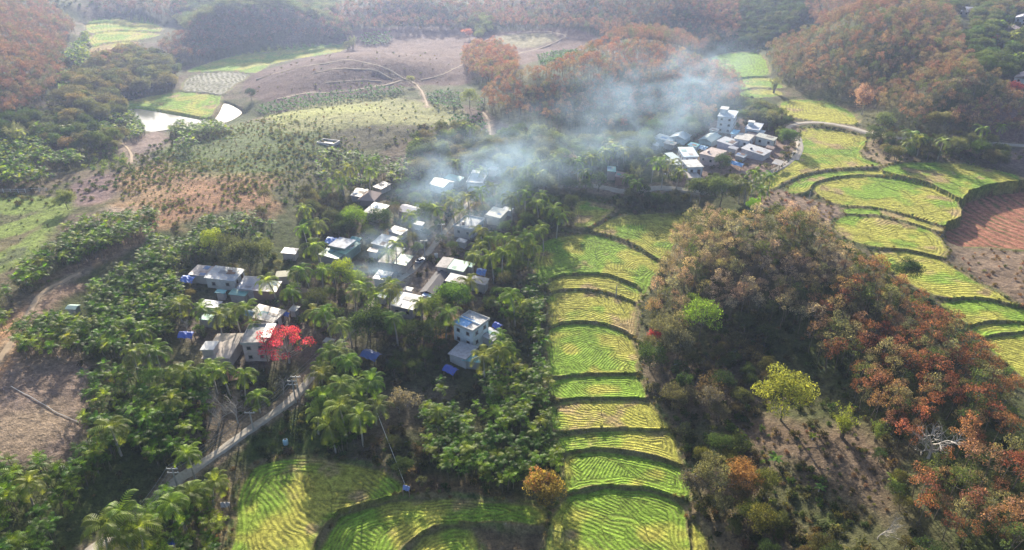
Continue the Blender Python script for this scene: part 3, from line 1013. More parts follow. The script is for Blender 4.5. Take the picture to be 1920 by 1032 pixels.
def areca(seed, h=4.5):
    rs = np.random.default_rng(seed)
    lean = np.array((rs.normal() * .3, rs.normal() * .3))
    ts = np.linspace(0, 1, 4)
    tr = np.stack([lean[0] * ts, lean[1] * ts, h * ts], 1)
    wood = [(tr, np.linspace(.09, .06, 4))]
    top = tr[-1]
    V, Fq, L, b = [], [], [], 0
    nf = 9
    for i in range(nf):
        az = i * 2.399 + rs.uniform(-.3, .3)
        e = math.radians(75 - 75 * i / nf + rs.uniform(-8, 8))
        Lf = rs.uniform(1.5, 2.1)
        p = top.copy()
        seg = 6
        side = np.array((-math.sin(az), math.cos(az), 0))
        br = rs.uniform(.35, 1.75)
        for k in range(seg):
            e -= .17
            q0 = p
            d = np.array((math.cos(az) * math.cos(e), math.sin(az) * math.cos(e), math.sin(e)))
            p = p + d * Lf / seg
            ll = .55 * math.sin(math.pi * (k + 1.3) / (seg + 1.6)) + .1
            for sgn in (-1, 1):
                tip = p + side * sgn * ll + d * .28 + np.array((0, 0, -.2 * ll))
                w_ = d * .10
                V += [p - w_, p + w_, tip + w_ * .8, tip - w_ * .6]
                Fq.append((b, b + 1, b + 2, b + 3))
                L.append(br * rs.uniform(.6, 1.4))
                b += 4
    return proto('areca', (np.array(V), np.array(Fq), np.array(L)), wood, BARK, LEAF_GLOSS)


def banana(seed, h=2.0, nl=8):
    rs = np.random.default_rng(seed)
    V, Fq, L, b = [], [], [], 0
    for i in range(nl):
        az = i * 2.399 + rs.uniform(-.3, .3)
        e = math.radians(80 - 45 * i / nl)
        p = np.array((0, 0, h * .55))
        side = np.array((-math.sin(az), math.cos(az), 0))
        Ll = rs.uniform(1.3, 1.9) * h / 2.2
        prev = p
        for k in range(4):
            e -= .34
            d = np.array((math.cos(az) * math.cos(e), math.sin(az) * math.cos(e), math.sin(e)))
            p2 = prev + d * Ll / 4
            w0, w1 = (.08, .28, .33, .24)[k] * h / 2.2, (.28, .33, .24, .05)[k] * h / 2.2
            V += [prev - side * w0, prev + side * w0, p2 + side * w1, p2 - side * w1]
            Fq.append((b, b + 1, b + 2, b + 3))
            L.append(rs.uniform(.8, 1.25))
            b += 4
            prev = p2
    Vw, Fw = tube_np([(np.array([(0, 0, -.2), (0, 0, h * .6)]), np.array([.13, .07]) * h / 2.2)])
    return leaf_mesh('banana', np.array(V), np.array(Fq), np.array(L), LEAF, (Vw, Fw, BARK_PALE))


def shrub(seed, r=1.1, n_=150, size=.34, flat=.75, m=None):
    rs = np.random.default_rng(seed)
    cents = [(rs.normal() * r * .35, rs.normal() * r * .35, r * rs.uniform(.3, .75)) for _ in range(5)]
    V, Fq, L = blob_crown(rs, cents, [r * rs.uniform(.4, .7) for _ in cents], n_ / (5 * r * r * .3), size, .3, .55, .4, flat)
    st = [(np.array([(0, 0, -.3), (c[0] * .5, c[1] * .5, c[2] * .6), c]), np.array([.04, .03, .015])) for c in cents]
    Vw, Fw = tube_np(st)
    return leaf_mesh('shrub', V, Fq, L, m or LEAF, (Vw, Fw, BARK_DARK))


def bare(seed, h=7.0, spread=3.0, wood=BARK_PALE, r0=.16, dens=3):
    rs = np.random.default_rng(seed)
    lines = []

    def grow(p, d, L, r, lev):
        pts = [p]
        q = p
        dd = d.copy()
        for k in range(4):
            dd = dd + rs.normal(size=3) * .16 + np.array((0, 0, .05))
            dd /= np.linalg.norm(dd)
            q = q + dd * L / 4
            pts.append(q)
        lines.append((np.array(pts), np.linspace(r, r * .5, 5)))
        if lev == 0: return
        nb = dens + (1 if lev > 1 else 0)
        for i in range(nb):
            t = .35 + .65 * (i + 1) / nb
            st = pts[min(4, int(t * 4))]
            a = rs.uniform(0, 6.28)
            nd = dd * .7 + np.array((math.cos(a), math.sin(a), rs.uniform(-.1, .6))) * .8
            nd /= np.linalg.norm(nd)
            grow(st, nd, L * rs.uniform(.55, .75), r * .52, lev - 1)

    grow(np.array((0., 0, -.2)), np.array((0., 0, 1)), h * .42, r0, 4)
    Vw, Fw = tube_np(lines, 3)
    return mesh_np('bare', Vw, Fw, [wood]), [l[0][-1] for l in lines]


def bamboo(seed, h=9.0, n_=26):
    rs = np.random.default_rng(seed)
    lines, P, L = [], [], []
    for i in range(n_):
        a = rs.uniform(0, 6.28)
        out = rs.uniform(.5, 3.4)
        hh = h * rs.uniform(.65, 1.05)
        ts = np.linspace(0, 1, 7)
        c = np.stack([math.cos(a) * (.4 + out * ts ** 2.2), math.sin(a) * (.4 + out * ts ** 2.2), hh * (ts - .16 * ts ** 3.5)], 1)
        lines.append((c, np.linspace(.06, .015, 7)))
        k = 52
        t = rs.uniform(.22, 1, k) ** .7
        base = np.stack([np.interp(t, ts, c[:, j]) for j in range(3)], 1)
        P.append(base + rs.normal(size=(k, 3)) * (.2 + .42 * (1 - t))[:, None])
        L.append(np.full(k, rs.uniform(.75, 1.25)) * rs.uniform(.8, 1.2, k))
    V, Fq = leaf_quads(np.concatenate(P), .48, rs, .1, .3)
    return proto('bamboo', (V, Fq, np.concatenate(L)), lines, BARK, LEAF)


# ---- placing kinds ---------------------------------------------------------
ALL = []          # (root object, kind key, description, x, y) to be labelled at the end


def tint_of(base, var=.12):
    k = 1 + random.uniform(-1, 1) * var * 1.6
    return tuple(max(.004, c * k * (1 + random.uniform(-1, 1) * var)) for c in base)


def put_tree(name, cat, group, pr, x, y, z, s, tint, desc, rot=None):
    e = link(name, None, None, (x, y, z))
    e.rotation_euler = (0, 0, random.uniform(0, 6.28) if rot is None else rot)
    e.scale = s if isinstance(s, tuple) else (s, s, s)
    e['category'] = cat
    e['group'] = group
    t = link('trunk', pr[0], e)
    c = link('crown', pr[1], e)
    c['tint'] = tint
    ALL.append((e, name, desc, x, y))
    return e


def put_plant(name, cat, group, me, x, y, z, s, tint, desc):
    e = link(name, me, None, (x, y, z))
    e.rotation_euler = (0, 0, random.uniform(0, 6.28))
    e.scale = (s, s, s)
    e['category'] = cat
    e['group'] = group
    e['tint'] = tint
    ALL.append((e, name, desc, x, y))
    return e


STUFFN = {}


def stuff(name, label, cat, meshes, xyz, scl, tint, tilt=0.0):
    """what nobody could count, or the far rest of a large plantation: one object, instances on its points"""
    n_ = len(xyz)
    if n_ == 0: return
    pm = bpy.data.meshes.new(name)
    pm.vertices.add(n_)
    pm.vertices.foreach_set('co', np.asarray(xyz, np.float32).ravel())
    a = pm.attributes.new('tint', 'FLOAT_COLOR', 'POINT')
    a.data.foreach_set('color', np.concatenate([np.clip(tint, .003, 1), np.ones((n_, 1))], 1).astype(np.float32).ravel())
    a = pm.attributes.new('scl', 'FLOAT', 'POINT')
    a.data.foreach_set('value', np.asarray(scl, np.float32))
    a = pm.attributes.new('rot', 'FLOAT_VECTOR', 'POINT')
    rot = np.stack([R.normal(size=n_) * tilt, R.normal(size=n_) * tilt, R.uniform(0, 6.28, n_)], 1)
    a.data.foreach_set('vector', rot.astype(np.float32).ravel())
    a = pm.attributes.new('kindno', 'INT', 'POINT')
    a.data.foreach_set('value', R.integers(0, len(meshes), n_).astype(np.int32))
    ob = link(name, pm)
    tag(ob, label, cat, None, 'stuff')
    g = bpy.data.node_groups.new(name, 'GeometryNodeTree')
    g.interface.new_socket('Geometry', in_out='INPUT', socket_type='NodeSocketGeometry')
    g.interface.new_socket('Geometry', in_out='OUTPUT', socket_type='NodeSocketGeometry')
    gi, go = g.nodes.new('NodeGroupInput'), g.nodes.new('NodeGroupOutput')
    jn = g.nodes.new('GeometryNodeJoinGeometry')
    g.links.new(jn.outputs[0], go.inputs[0])

    def na(nm, ty):
        q = g.nodes.new('GeometryNodeInputNamedAttribute')
        q.data_type = ty
        q.inputs[0].default_value = nm
        return q.outputs[0]
    sc_, ro, kn = na('scl', 'FLOAT'), na('rot', 'FLOAT_VECTOR'), na('kindno', 'INT')
    for i, me in enumerate(meshes):
        if me.name not in STUFFN:
            STUFFN[me.name] = bpy.data.objects.new('source', me)
        oi = g.nodes.new('GeometryNodeObjectInfo')
        oi.inputs[0].default_value = STUFFN[me.name]
        ip = g.nodes.new('GeometryNodeInstanceOnPoints')
        cmp_ = g.nodes.new('FunctionNodeCompare')
        cmp_.data_type = 'INT'
        cmp_.operation = 'EQUAL'
        g.links.new(kn, cmp_.inputs[2])
        cmp_.inputs[3].default_value = i
        g.links.new(gi.outputs[0], ip.inputs['Points'])
        g.links.new(cmp_.outputs[0], ip.inputs['Selection'])
        g.links.new(oi.outputs['Geometry'], ip.inputs['Instance'])
        g.links.new(ro, ip.inputs['Rotation'])
        g.links.new(sc_, ip.inputs['Scale'])
        g.links.new(ip.outputs[0], jn.inputs[0])
    md = ob.modifiers.new('scatter', 'NODES')
    md.node_group = g
    return ob


def scatter(poly, hc, sp, jit=.75, avoid_field=.8, keep=1.0, clear_road=True, patchy=0.0):
    """jittered grid inside an outline traced at canopy height hc; world points"""
    P = gpoly(poly, hc)
    x0, y0 = P.min(0)
    x1, y1 = P.max(0)
    if (x1 - x0) * (y1 - y0) / sp / sp > 400000: raise RuntimeError('outline too large')
    gx, gy = np.meshgrid(np.arange(x0, x1, sp), np.arange(y0, y1, sp))
    gx = gx + (np.arange(gx.shape[0]) % 2)[:, None] * sp * .5
    x = gx.ravel() + R.uniform(-.5, .5, gx.size) * sp * jit
    y = gy.ravel() + R.uniform(-.5, .5, gx.size) * sp * jit
    m = sdf(x, y, P) < 0
    if keep < 1: m &= R.random(len(x)) < keep
    if patchy: m &= fbm(x / 9, y / 9, 77, 3) + R.uniform(-.05, .05, len(x)) > patchy
    x, y = x[m], y[m]
    for c in HOLES:
        k = (x - c[0]) ** 2 + (y - c[1]) ** 2 > c[2] ** 2
        x, y = x[k], y[k]
    if len(x) == 0: return x, y
    k = ~on_field(x, y, avoid_field)
    if clear_road: k &= ~near_road(x, y, .8)
    return x[k], y[k]


HOLES = []
def proj(x, y, z):
    zz = z - CZ
    d = y * CP - zz * SP
    u = y * SP + zz * CP
    return 960 + FOC * x / d, 516 - FOC * u / d


# ------------------------------------------------------------------ buildings
WHITE, CREAM, PINK, GREY, BLUEW, CONC = (.66, .67, .68), (.58, .52, .43), (.55, .40, .37), (.42, .41, .42), (.46, .58, .66), (.40, .38, .35)
PALE, PALEB, GREENR, TEAL, BLUE, RUST, THATCH, STEEL, DARKR = (.60, .58, .56), (.50, .60, .68), (.30, .50, .38), (.10, .36, .34), (.05, .17, .62), (.26, .13, .09), (.30, .22, .17), (.42, .44, .48), (.09, .085, .10)
PROT = []       # picture discs that no scattered crown may cover
LM = {}         # landmarks used in the labels of plants


def fit(quad, h):
    q = np.array(quad, float)
    c = q.mean(0)
    z = 6.0
    x, y = G1(c[0], c[1], h)
    z = float(hq(x, y))
    P = np.stack(unproj(q[:, 0], q[:, 1], z + h), 1)
    u = (P[1] - P[0]) + (P[2] - P[3])
    v = (P[3] - P[0]) + (P[2] - P[1])
    a, b = np.linalg.norm(u) / 2, np.linalg.norm(v) / 2
    c = P.mean(0)
    ang = math.atan2(u[1], u[0])
    # make v the perpendicular on the right side
    s = 1 if (-u[1] * v[0] + u[0] * v[1]) > 0 else -1
    return c[0], c[1], z, ang, a, b, s


def window(parent, p, dirv, w, hh, fm=None):
    """frame and pane on a wall; p = centre on the wall face (local), dirv = outward unit (x, y)"""
    t = (-dirv[1], dirv[0])
    mb = MB()
    def bar(a0, a1, z0, z1, d0, d1):
        cs = [(p[0] + t[0] * a + dirv[0] * d, p[1] + t[1] * a + dirv[1] * d) for a, d in ((a0, d0), (a1, d0), (a1, d1), (a0, d1))]
        mb.quadbox(cs, p[2] + z0, p[2] + z1)
    bar(-w / 2, -w / 2 + .1, -hh / 2, hh / 2, -.03, .06)
    bar(w / 2 - .1, w / 2, -hh / 2, hh / 2, -.03, .06)
    bar(-w / 2 + .1, w / 2 - .1, hh / 2 - .1, hh / 2, -.03, .06)
    bar(-w / 2 - .06, w / 2 + .06, -hh / 2 - .08, -hh / 2, -.03, .12)
    fr = mb.build('window', fm or mat('window_frame', (.30, .27, .25)), parent)
    mb = MB()
    cs = [(p[0] + t[0] * a + dirv[0] * d, p[1] + t[1] * a + dirv[1] * d) for a, d in ((-w / 2 + .1, -.02), (w / 2 - .1, -.02), (w / 2 - .1, .02), (-w / 2 + .1, .02))]
    mb.quadbox(cs, p[2] - hh / 2, p[2] + hh / 2 - .1)
    mb.build('pane', GLASS, fr)


gm_, nt_, bs_ = newmat('window_glass')
bs_.inputs['Base Color'].default_value = (.025, .03, .04, 1)
bs_.inputs['Roughness'].default_value = .12
GLASS = gm_
DOORC = mat('door_wood', (.16, .10, .07))


def house(label, quad, h, roof='flat', wallc=WHITE, roofc=PALE, storeys=1, ov=.28, cat='house', name=None, group=None, posts=False, par=False, tank=False, room=None, win=True, lm=None):
    roofc = tuple(q * (.84 if min(roofc) > .4 else 1) for q in roofc)
    h = h * (.68 if not posts else .85)
    storeys = storeys if h > 3.4 else 1
    x, y, z, ang, LA, LB, s = fit(quad, h)
    a, b = LA / 2, LB / 2
    zb = float(hfull(np.array([x]), np.array([y]))[0])
    e = link(name or 'house', None, None, (x, y, z))
    e.rotation_euler = (0, 0, ang)
    tag(e, label, cat, group)
    wa, wb = max(a - ov, .5), max(b - ov, .5)
    wm_ = mat('plaster_wall', wallc, amt=.4, scale=.6)
    rect = lambda p, q: [(-p, -q), (p, -q), (p, q), (-p, q)]
    if posts:
        for px_, py_ in rect(wa, wb):
            MB().box(px_ - .07, px_ + .07, py_ - .07, py_ + .07, -1.5, h - .05).build('post', mat('timber', (.20, .15, .11)), e)
    else:
        MB().quadbox(rect(wa, wb), -2.0, h - (.0 if roof in ('flat',) else .25)).build('wall', wm_, e)
    if roof == 'flat':
        mb = MB().quadbox(rect(a, b), h + .002, h + .16)
        if par:
            t, ph_ = .14, .5
            mb.box(-a + .02, a - .02, -b + .02, -b + t, h + .16, h + ph_).box(-a + .02, a - .02, b - t, b - .02, h + .16, h + ph_)
            mb.box(-a + .02, -a + t, -b + t, b - t, h + .16, h + ph_).box(a - t, a - .02, -b + t, b - t, h + .16, h + ph_)
        mb.build('roof', mat('concrete_roof', roofc, amt=.85, scale=.9, dirt=(.16, .14, .13)), e)
    elif roof in ('tin', 'rust'):
        rk = mat('metal_roof' if roof == 'tin' else 'rusty_roof', roofc, rough=.5, spec=.5, amt=.6 if roof == 'tin' else .9, scale=.8, dirt=(.22, .14, .10))
        hi = min(.9, LB * .09)
        sg = -s   # lower edge towards the front
        zs = [h - .05 + (hi if (q[1] * -s) < 0 else 0) for q in rect(a, b)]
        zs = [h - .15 + (hi if q[1] * s < 0 else 0) for q in rect(a, b)]
        MB().quadbox(rect(a, b), zs, [q + .07 for q in zs]).build('roof', rk, e)
        if LA > 3.2 and LB > 2.2:
            prs_ = random.Random(int(quad[0][0] * 7 + quad[0][1]))
            for _k in range(prs_.randint(1, 3)):
                u0, v0 = prs_.uniform(-a * .9, a * .3), prs_.uniform(-b * .9, b * .2)
                u1, v1 = min(a - .05, u0 + prs_.uniform(.8, 1.9)), min(b - .05, v0 + prs_.uniform(.9, 2.2))
                zf = lambda v_: h - .15 + hi * (.5 - .5 * s * v_ / b) + .07 + .025 + .012 * _k
                cs = [(u0, v0), (u1, v0), (u1, v1), (u0, v1)]
                pc_ = prs_.choice([(.34, .30, .28), (.24, .15, .11), (.50, .50, .52), (.16, .34, .36), (.14, .26, .48), tuple(q * .7 for q in roofc)])
                MB().quadbox(cs, [zf(c_[1]) for c_ in cs], [zf(c_[1]) + .02 for c_ in cs]).build('roof_patch', mat('rusty_roof', pc_, rough=.6, amt=.7, scale=1.0, dirt=(.22, .14, .10)), e)
        if not posts:
            MB().quadbox(rect(wa - .02, wb - .02), h - .25, [q - .04 for q in [h - .15 + (hi * (.5 + .5 * (wb / b) * (1 if q[1] * s < 0 else -1))) for q in rect(a, b)]]).build('gable_wall', wm_, e)
    elif roof in ('gable', 'hip'):
        rk = mat('metal_roof' if roof == 'gable' else 'thatch', roofc, rough=.7, spec=.3, amt=.5, scale=.5, dirt=(.20, .15, .12))
        rh = min(a, b) * (.36 if roof == 'gable' else .62)
        if a >= b: r0, r1, ax = ((-a if roof == 'gable' else -(a - b) - .3), 0), ((a if roof == 'gable' else (a - b) + .3), 0), 0
        else: r0, r1, ax = (0, (-b if roof == 'gable' else -(b - a) - .3)), (0, (b if roof == 'gable' else (b - a) + .3)), 1
        zz = h - .15
        V = [(-a, -b, zz), (a, -b, zz), (a, b, zz), (-a, b, zz), (r0[0], r0[1], zz + rh), (r1[0], r1[1], zz + rh)]
        if ax == 0: Fq = [(0, 1, 5, 4), (2, 3, 4, 5), (1, 2, 5), (3, 0, 4)]
        else: Fq = [(1, 2, 5, 4), (3, 0, 4, 5), (0, 1, 4), (2, 3, 5)]
        V2 = [(p[0], p[1], p[2] - .09) for p in V]
        Fq2 = [tuple(i + 6 for i in reversed(f_)) for f_ in Fq] + [(0, 3, 9, 6), (3, 2, 8, 9), (2, 1, 7, 8), (1, 0, 6, 7)]
        mb = MB()
        mb.v, mb.f = V + V2, Fq + Fq2
        mb.build('roof', rk, e)
    elif roof == 'tarp':
        n_ = 7
        mb = MB()
        for j in range(n_):
            for i in range(n_):
                u, v = i / (n_ - 1) * 2 - 1, j / (n_ - 1) * 2 - 1
                mb.v.append((u * a, v * b, h - .5 * (1 - abs(v)) * 0 + .55 * (1 - abs(u)) - .12 * math.cos(u * 6) * math.cos(v * 7) - .35 * (s * v * .5 + .5)))
        for j in range(n_ - 1):
            for i in range(n_ - 1):
                mb.f.append((j * n_ + i, j * n_ + i + 1, (j + 1) * n_ + i + 1, (j + 1) * n_ + i))
        mb.build('tarpaulin', mat('tarpaulin', tuple(q * .75 + .035 for q in roofc), rough=.55, spec=.3, amt=.5, scale=1.2), e)
    if win and not posts and roof != 'tarp' and h > 2.2:
        sides = [((0, -1), wb, wa), ((0, 1), wb, wa), ((1, 0), wa, wb), ((-1, 0), wa, wb)]
        # the two walls that face the camera get openings first
        cdir = Vector((-x, -y)).normalized()
        done = 0
        for dv, dist, half in sides:
            wd = Vector((dv[0] * math.cos(ang) - dv[1] * math.sin(ang), dv[0] * math.sin(ang) + dv[1] * math.cos(ang)))
            if wd.dot(cdir) < -.2: continue
            nw = max(1, int(half * 2 / 2.1))
            sh_ = h / storeys
            for st in range(storeys):
                for k in range(nw):
                    off = (k - (nw - 1) / 2) * (half * 2 / nw)
                    t = (-dv[1], dv[0])
                    if st == 0 and k == nw // 2 and done == 0:
                        mb = MB()
                        cs = [(dv[0] * (dist + d_) + t[0] * (off + q), dv[1] * (dist + d_) + t[1] * (off + q)) for q, d_ in ((-.45, -.03), (.45, -.03), (.45, .05), (-.45, .05))]
                        mb.quadbox(cs, .05, min(1.7, h * .72)).build('door', DOORC, e)
                        done = 1
                        continue
                    window(e, (dv[0] * dist + t[0] * off, dv[1] * dist + t[1] * off, st * sh_ + sh_ * .55), dv, min(.85, half * .6), min(.8, sh_ * .38))
            if storeys > 1:
                for st in range(1, storeys):
                    cs0 = [(dv[0] * dist + t[0] * q, dv[1] * dist + t[1] * q) for q in (-half, half)]
                    cs1 = [(dv[0] * (dist + .07) + t[0] * q, dv[1] * (dist + .07) + t[1] * q) for q in (half, -half)]
                    MB().quadbox(cs0 + cs1, st * sh_ - .1, st * sh_ + .05).build('string_course', wm_, e)
    if tank:
        MB().tube([(-a * .4, b * .3, h + .16), (-a * .4, b * .3, h + .8), (-a * .4, b * .3, h + .9)], [.4, .4, .2], 12).build('water_tank', mat('tank_plastic', tank if isinstance(tank, tuple) else (.05, .06, .08), rough=.4), e)
    if room:
        rx, ry, rw, rl, rhh = room
        rhh *= .7; rw *= .85; rl *= .85
        rm = MB().box(a * rx - rw, a * rx + rw, b * ry - rl, b * ry + rl, h + .15, h + rhh).build('roof_room', wm_, e)
        MB().box(a * rx - rw - .25, a * rx + rw + .25, b * ry - rl - .25, b * ry + rl + .25, h + rhh, h + rhh + .14).build('room_roof', mat('concrete_roof', PALE, amt=.4, scale=.5, dirt=(.16, .14, .13)), rm)
    HOLES.append((x, y, max(a, b) + 1.2))
    q = np.array(quad).mean(0)
    PROT.append((q[0], q[1] + 3, max(np.ptp(np.array(quad)[:, 0]), np.ptp(np.array(quad)[:, 1])) * .62))
    if lm: LM[lm] = (x, y)
    return e


H = house
VG, VB, VW = 'houses of the middle village', 'houses of the far village', 'houses west of the village street'
H('concrete house with a broad flat pale roof, right of the village street beside the palms', [(850, 425), (876, 404), (908, 414), (884, 434)], 3.6, 'flat', (.46, .42, .42), (.66, .64, .66), par=True, tank=(.25, .16, .12), group=VG, lm='flat pale roofed house')
H('thatched hut with a steep straw roof at the edge of the trees', [(679, 372), (689, 354), (712, 366), (692, 379)], 3.0, 'hip', (.24, .19, .17), (.34, .24, .21), cat='hut', name='hut', ov=.5, lm='thatched hut')
H('grey lean-to shed leaning against the thatched hut', [(660, 366), (672, 352), (688, 357), (676, 372)], 2.6, 'tin', (.25, .24, .26), (.34, .35, .40), cat='shed', name='shed')
H('house with a dull white roof just below the thatched hut', [(683, 397), (706, 380), (727, 386), (706, 406)], 3.0, 'tin', (.40, .37, .35), (.52, .50, .47), group=VG)
H('low open shed with a dusty sheet roof above the thatched hut', [(702, 350), (722, 340), (732, 345), (712, 356)], 2.4, 'tin', (.4, .36, .33), (.46, .40, .38), cat='shed', name='shed')
H('pink walled house with a pale mauve gable roof among trees', [(748, 391), (767, 382), (790, 391), (770, 404)], 3.0, 'gable', (.46, .30, .31), (.52, .46, .50), group=VG)
H('small annex with a pale roof behind the pink walled house', [(781, 386), (789, 381), (799, 386), (791, 392)], 2.6, 'tin', PINK, PALE, cat='shed', name='shed')
H('white house in the smoke with dark windows and a pale tin roof', [(806, 343), (827, 333), (852, 341), (829, 352)], 3.2, 'gable', WHITE, PALE, group=VG, lm='white house in the smoke')
H('teal roofed shed behind the white house in the smoke', [(838, 333), (848, 326), (866, 334), (856, 343)], 2.6, 'tin', (.3, .3, .3), TEAL, cat='shed', name='shed')
H('wide white flat roofed house with a parapet, furthest up the village street', [(875, 344), (884, 325), (916, 327), (904, 347)], 3.4, 'flat', (.62, .64, .68), (.60, .61, .64), par=True, room=(.5, .3, 1.2, 1.2, 1.9), group=VG, lm='white parapet house')
H('small pink shed above the wide parapet house', [(916, 318), (923, 311), (934, 315), (927, 322)], 2.4, 'tin', PINK, (.6, .5, .5), cat='shed', name='shed')
H('cream roofed house standing alone to the right of the smoky palms', [(914, 402), (931, 387), (948, 396), (934, 412)], 3.2, 'tin', CREAM, (.62, .59, .52), group=VG)
H('tiny annex with a bright white sheet roof beside the cream roofed house', [(943, 392), (948, 387), (962, 391), (957, 397)], 2.8, 'tin', GREY, (.7, .7, .72), cat='shed', name='shed')
H('house under a long pale grey metal roof wrapped in thin smoke', [(702, 455), (722, 438), (744, 449), (723, 468)], 3.0, 'tin', GREY, (.50, .53, .57), group=VG)
H('small pale roofed house behind the smoky metal roof', [(731, 432), (745, 423), (761, 432), (746, 443)], 2.8, 'tin', GREY, (.52, .54, .56), group=VG)
H('house with a square bluish white roof and dark eaves beside a green strip roof', [(619, 460), (640, 443), (665, 454), (642, 469)], 3.8, 'flat', (.25, .33, .30), (.50, .53, .60), group=VG, lm='green strip roof')
H('narrow green tin lean-to along the front of the square bluish roof', [(636, 470), (666, 452), (672, 456), (643, 480)], 3.0, 'tin', (.22, .30, .26), GREENR, cat='shed', name='shed', ov=.15)
H('broad dull green tin roof sloping below the square bluish roof', [(600, 478), (622, 463), (640, 478), (630, 488)], 2.6, 'tin', (.3, .3, .3), (.22, .38, .32), cat='shed', name='shed')
H('teal sheet shelter at the back of the square bluish roof', [(656, 450), (664, 443), (680, 445), (672, 455)], 2.4, 'tarp', roofc=TEAL, posts=True, cat='shelter', name='tarp_shelter')
H('bright blue tarpaulin shelter to the left of the square bluish roof', [(613, 452), (622, 442), (632, 447), (622, 460)], 2.4, 'tarp', roofc=(.08, .25, .75), posts=True, cat='shelter', name='tarp_shelter')
H('house with a cream flat roof adjoining a pale green roof, left of the street', [(709, 491), (729, 470), (749, 476), (734, 497)], 3.2, 'flat', CREAM, (.64, .58, .54), group=VG, lm='cream and green roofed house')
H('pale green tin roof adjoining the cream flat roof', [(736, 493), (751, 473), (772, 483), (758, 500)], 3.1, 'tin', (.5, .42, .36), (.42, .56, .46), group=VG)
H('small white block store room above the cream and green roofs', [(738, 470), (744, 463), (758, 468), (752, 476)], 2.6, 'flat', (.6, .6, .58), (.6, .62, .6), cat='store', name='store_room')
H('house with a pale mossy roof left of the palms, below the thin smoke', [(700, 522), (712, 506), (736, 512), (724, 528)], 2.8, 'tin', GREY, (.48, .46, .45), group=VG)
H('house with a cream roof and pinkish walls right of the dark roofed hall', [(815, 500), (834, 482), (849, 486), (839, 505)], 3.4, 'flat', (.55, .45, .42), (.62, .56, .52), group=VG)
H('mint green tin roof spreading right of the cream roof with pinkish walls', [(838, 503), (850, 484), (881, 494), (866, 511)], 3.2, 'tin', (.4, .38, .35), (.38, .62, .50), group=VG, lm='mint green roof')
H('long dark grey roofed hall with a light ridge, beside the village street', [(788, 546), (818, 507), (842, 514), (811, 553)], 2.4, 'gable', (.2, .18, .2), DARKR, cat='hall', name='hall')
H('white roofed house half hidden by a coconut palm, below the mint roof', [(836, 527), (846, 513), (880, 520), (868, 536)], 3.0, 'tin', (.5, .48, .46), (.66, .64, .60), group=VG)
H('weathered grey shed roof right of the white roof behind the palm', [(882, 528), (890, 516), (916, 524), (908, 537)], 3.2, 'rust', (.42, .38, .36), (.36, .35, .38), group=VG)
H('blue tarpaulin on poles by the trees right of the mint roof', [(893, 512), (899, 501), (912, 505), (908, 518)], 2.6, 'tarp', roofc=(.06, .2, .7), posts=True, cat='shelter', name='tarp_shelter')
H('house with a big bright white square roof beside a tall dark palm', [(731, 571), (756, 547), (788, 557), (774, 585)], 3.6, 'tin', (.34, .32, .36), (.68, .67, .70), group=VG, lm='big white square roof')
H('small white roofed wash house above the big white square roof', [(756, 543), (762, 537), (775, 540), (770, 547)], 2.4, 'tin', WHITE, (.6, .58, .56), cat='shed', name='shed')
H('blue patched sheet roof right of the big white square roof', [(792, 553), (797, 548), (811, 552), (806, 559)], 2.4, 'tin', GREY, (.30, .42, .68), cat='shed', name='shed')
wh = H('white two-storey house with a parapet and a blue patch on its roof', [(848, 608), (878, 585), (921, 600), (885, 624)], 6.2, 'flat', (.62, .68, .74), (.60, .58, .57), storeys=2, par=True, lm='white two-storey house')
H('low flat grey roofed house in front of the white two-storey house', [(842, 660), (867, 641), (894, 652), (871, 680)], 3.0, 'flat', (.45, .45, .46), (.50, .49, .53), group=VG)
H('turquoise tin lean-to at the front corner of the low flat grey roof', [(866, 686), (876, 674), (896, 660), (900, 672)], 2.6, 'tin', (.3, .3, .3), (.20, .52, .58), cat='shed', name='shed')
H('corrugated white shed roof to the right of the white two-storey house', [(902, 627), (924, 612), (937, 628), (920, 642)], 2.8, 'tin', GREY, (.56, .57, .62), cat='shed', name='shed')
H('deep blue tarpaulin tucked behind the corrugated white shed', [(922, 612), (932, 603), (944, 608), (934, 617)], 2.6, 'tarp', roofc=(.05, .12, .62), posts=True, cat='shelter', name='tarp_shelter')
H('blue tarpaulin on the ground below the turquoise lean-to', [(828, 694), (840, 684), (862, 690), (850, 702)], 1.6, 'tarp', roofc=(.03, .09, .52), posts=True, cat='shelter', name='tarp_shelter')
H('dull blue tarpaulin under dark trees left of the turquoise lean-to', [(672, 668), (688, 655), (718, 660), (704, 675)], 1.8, 'tarp', roofc=(.04, .12, .42), posts=True, cat='shelter', name='tarp_shelter')
# west side
H('rust stained roof at the left end of the western row', [(355, 514), (373, 498), (402, 500), (385, 521)], 3.0, 'rust', (.45, .42, .40), (.50, .42, .40), group=VW)
H('long white walled house with a pale blue roof in the western row', [(386, 521), (408, 500), (457, 506), (436, 531)], 3.4, 'tin', (.60, .58, .56), (.48, .54, .62), group=VW, lm='long pale blue roof')
H('dark green tin porch roof at the front of the long pale blue roof', [(420, 525), (432, 513), (442, 520), (432, 532)], 3.0, 'tin', (.5, .5, .48), (.10, .27, .24), cat='shed', name='shed')
H('blue tarpaulin shelter at the far left end of the western row', [(339, 526), (350, 514), (367, 518), (356, 531)], 2.2, 'tarp', roofc=(.07, .20, .70), posts=True, cat='shelter', name='tarp_shelter')
H('house with a pale grey metal roof and scattered planks on top', [(445, 541), (462, 517), (487, 521), (474, 546)], 3.0, 'tin', (.42, .40, .42), (.46, .48, .55), group=VW)
H('long shed with a rust, white and blue striped metal roof', [(474, 545), (487, 524), (526, 531), (515, 550)], 3.0, 'rust', (.26, .17, .15), (.40, .36, .42), group=VW, lm='striped metal roof')
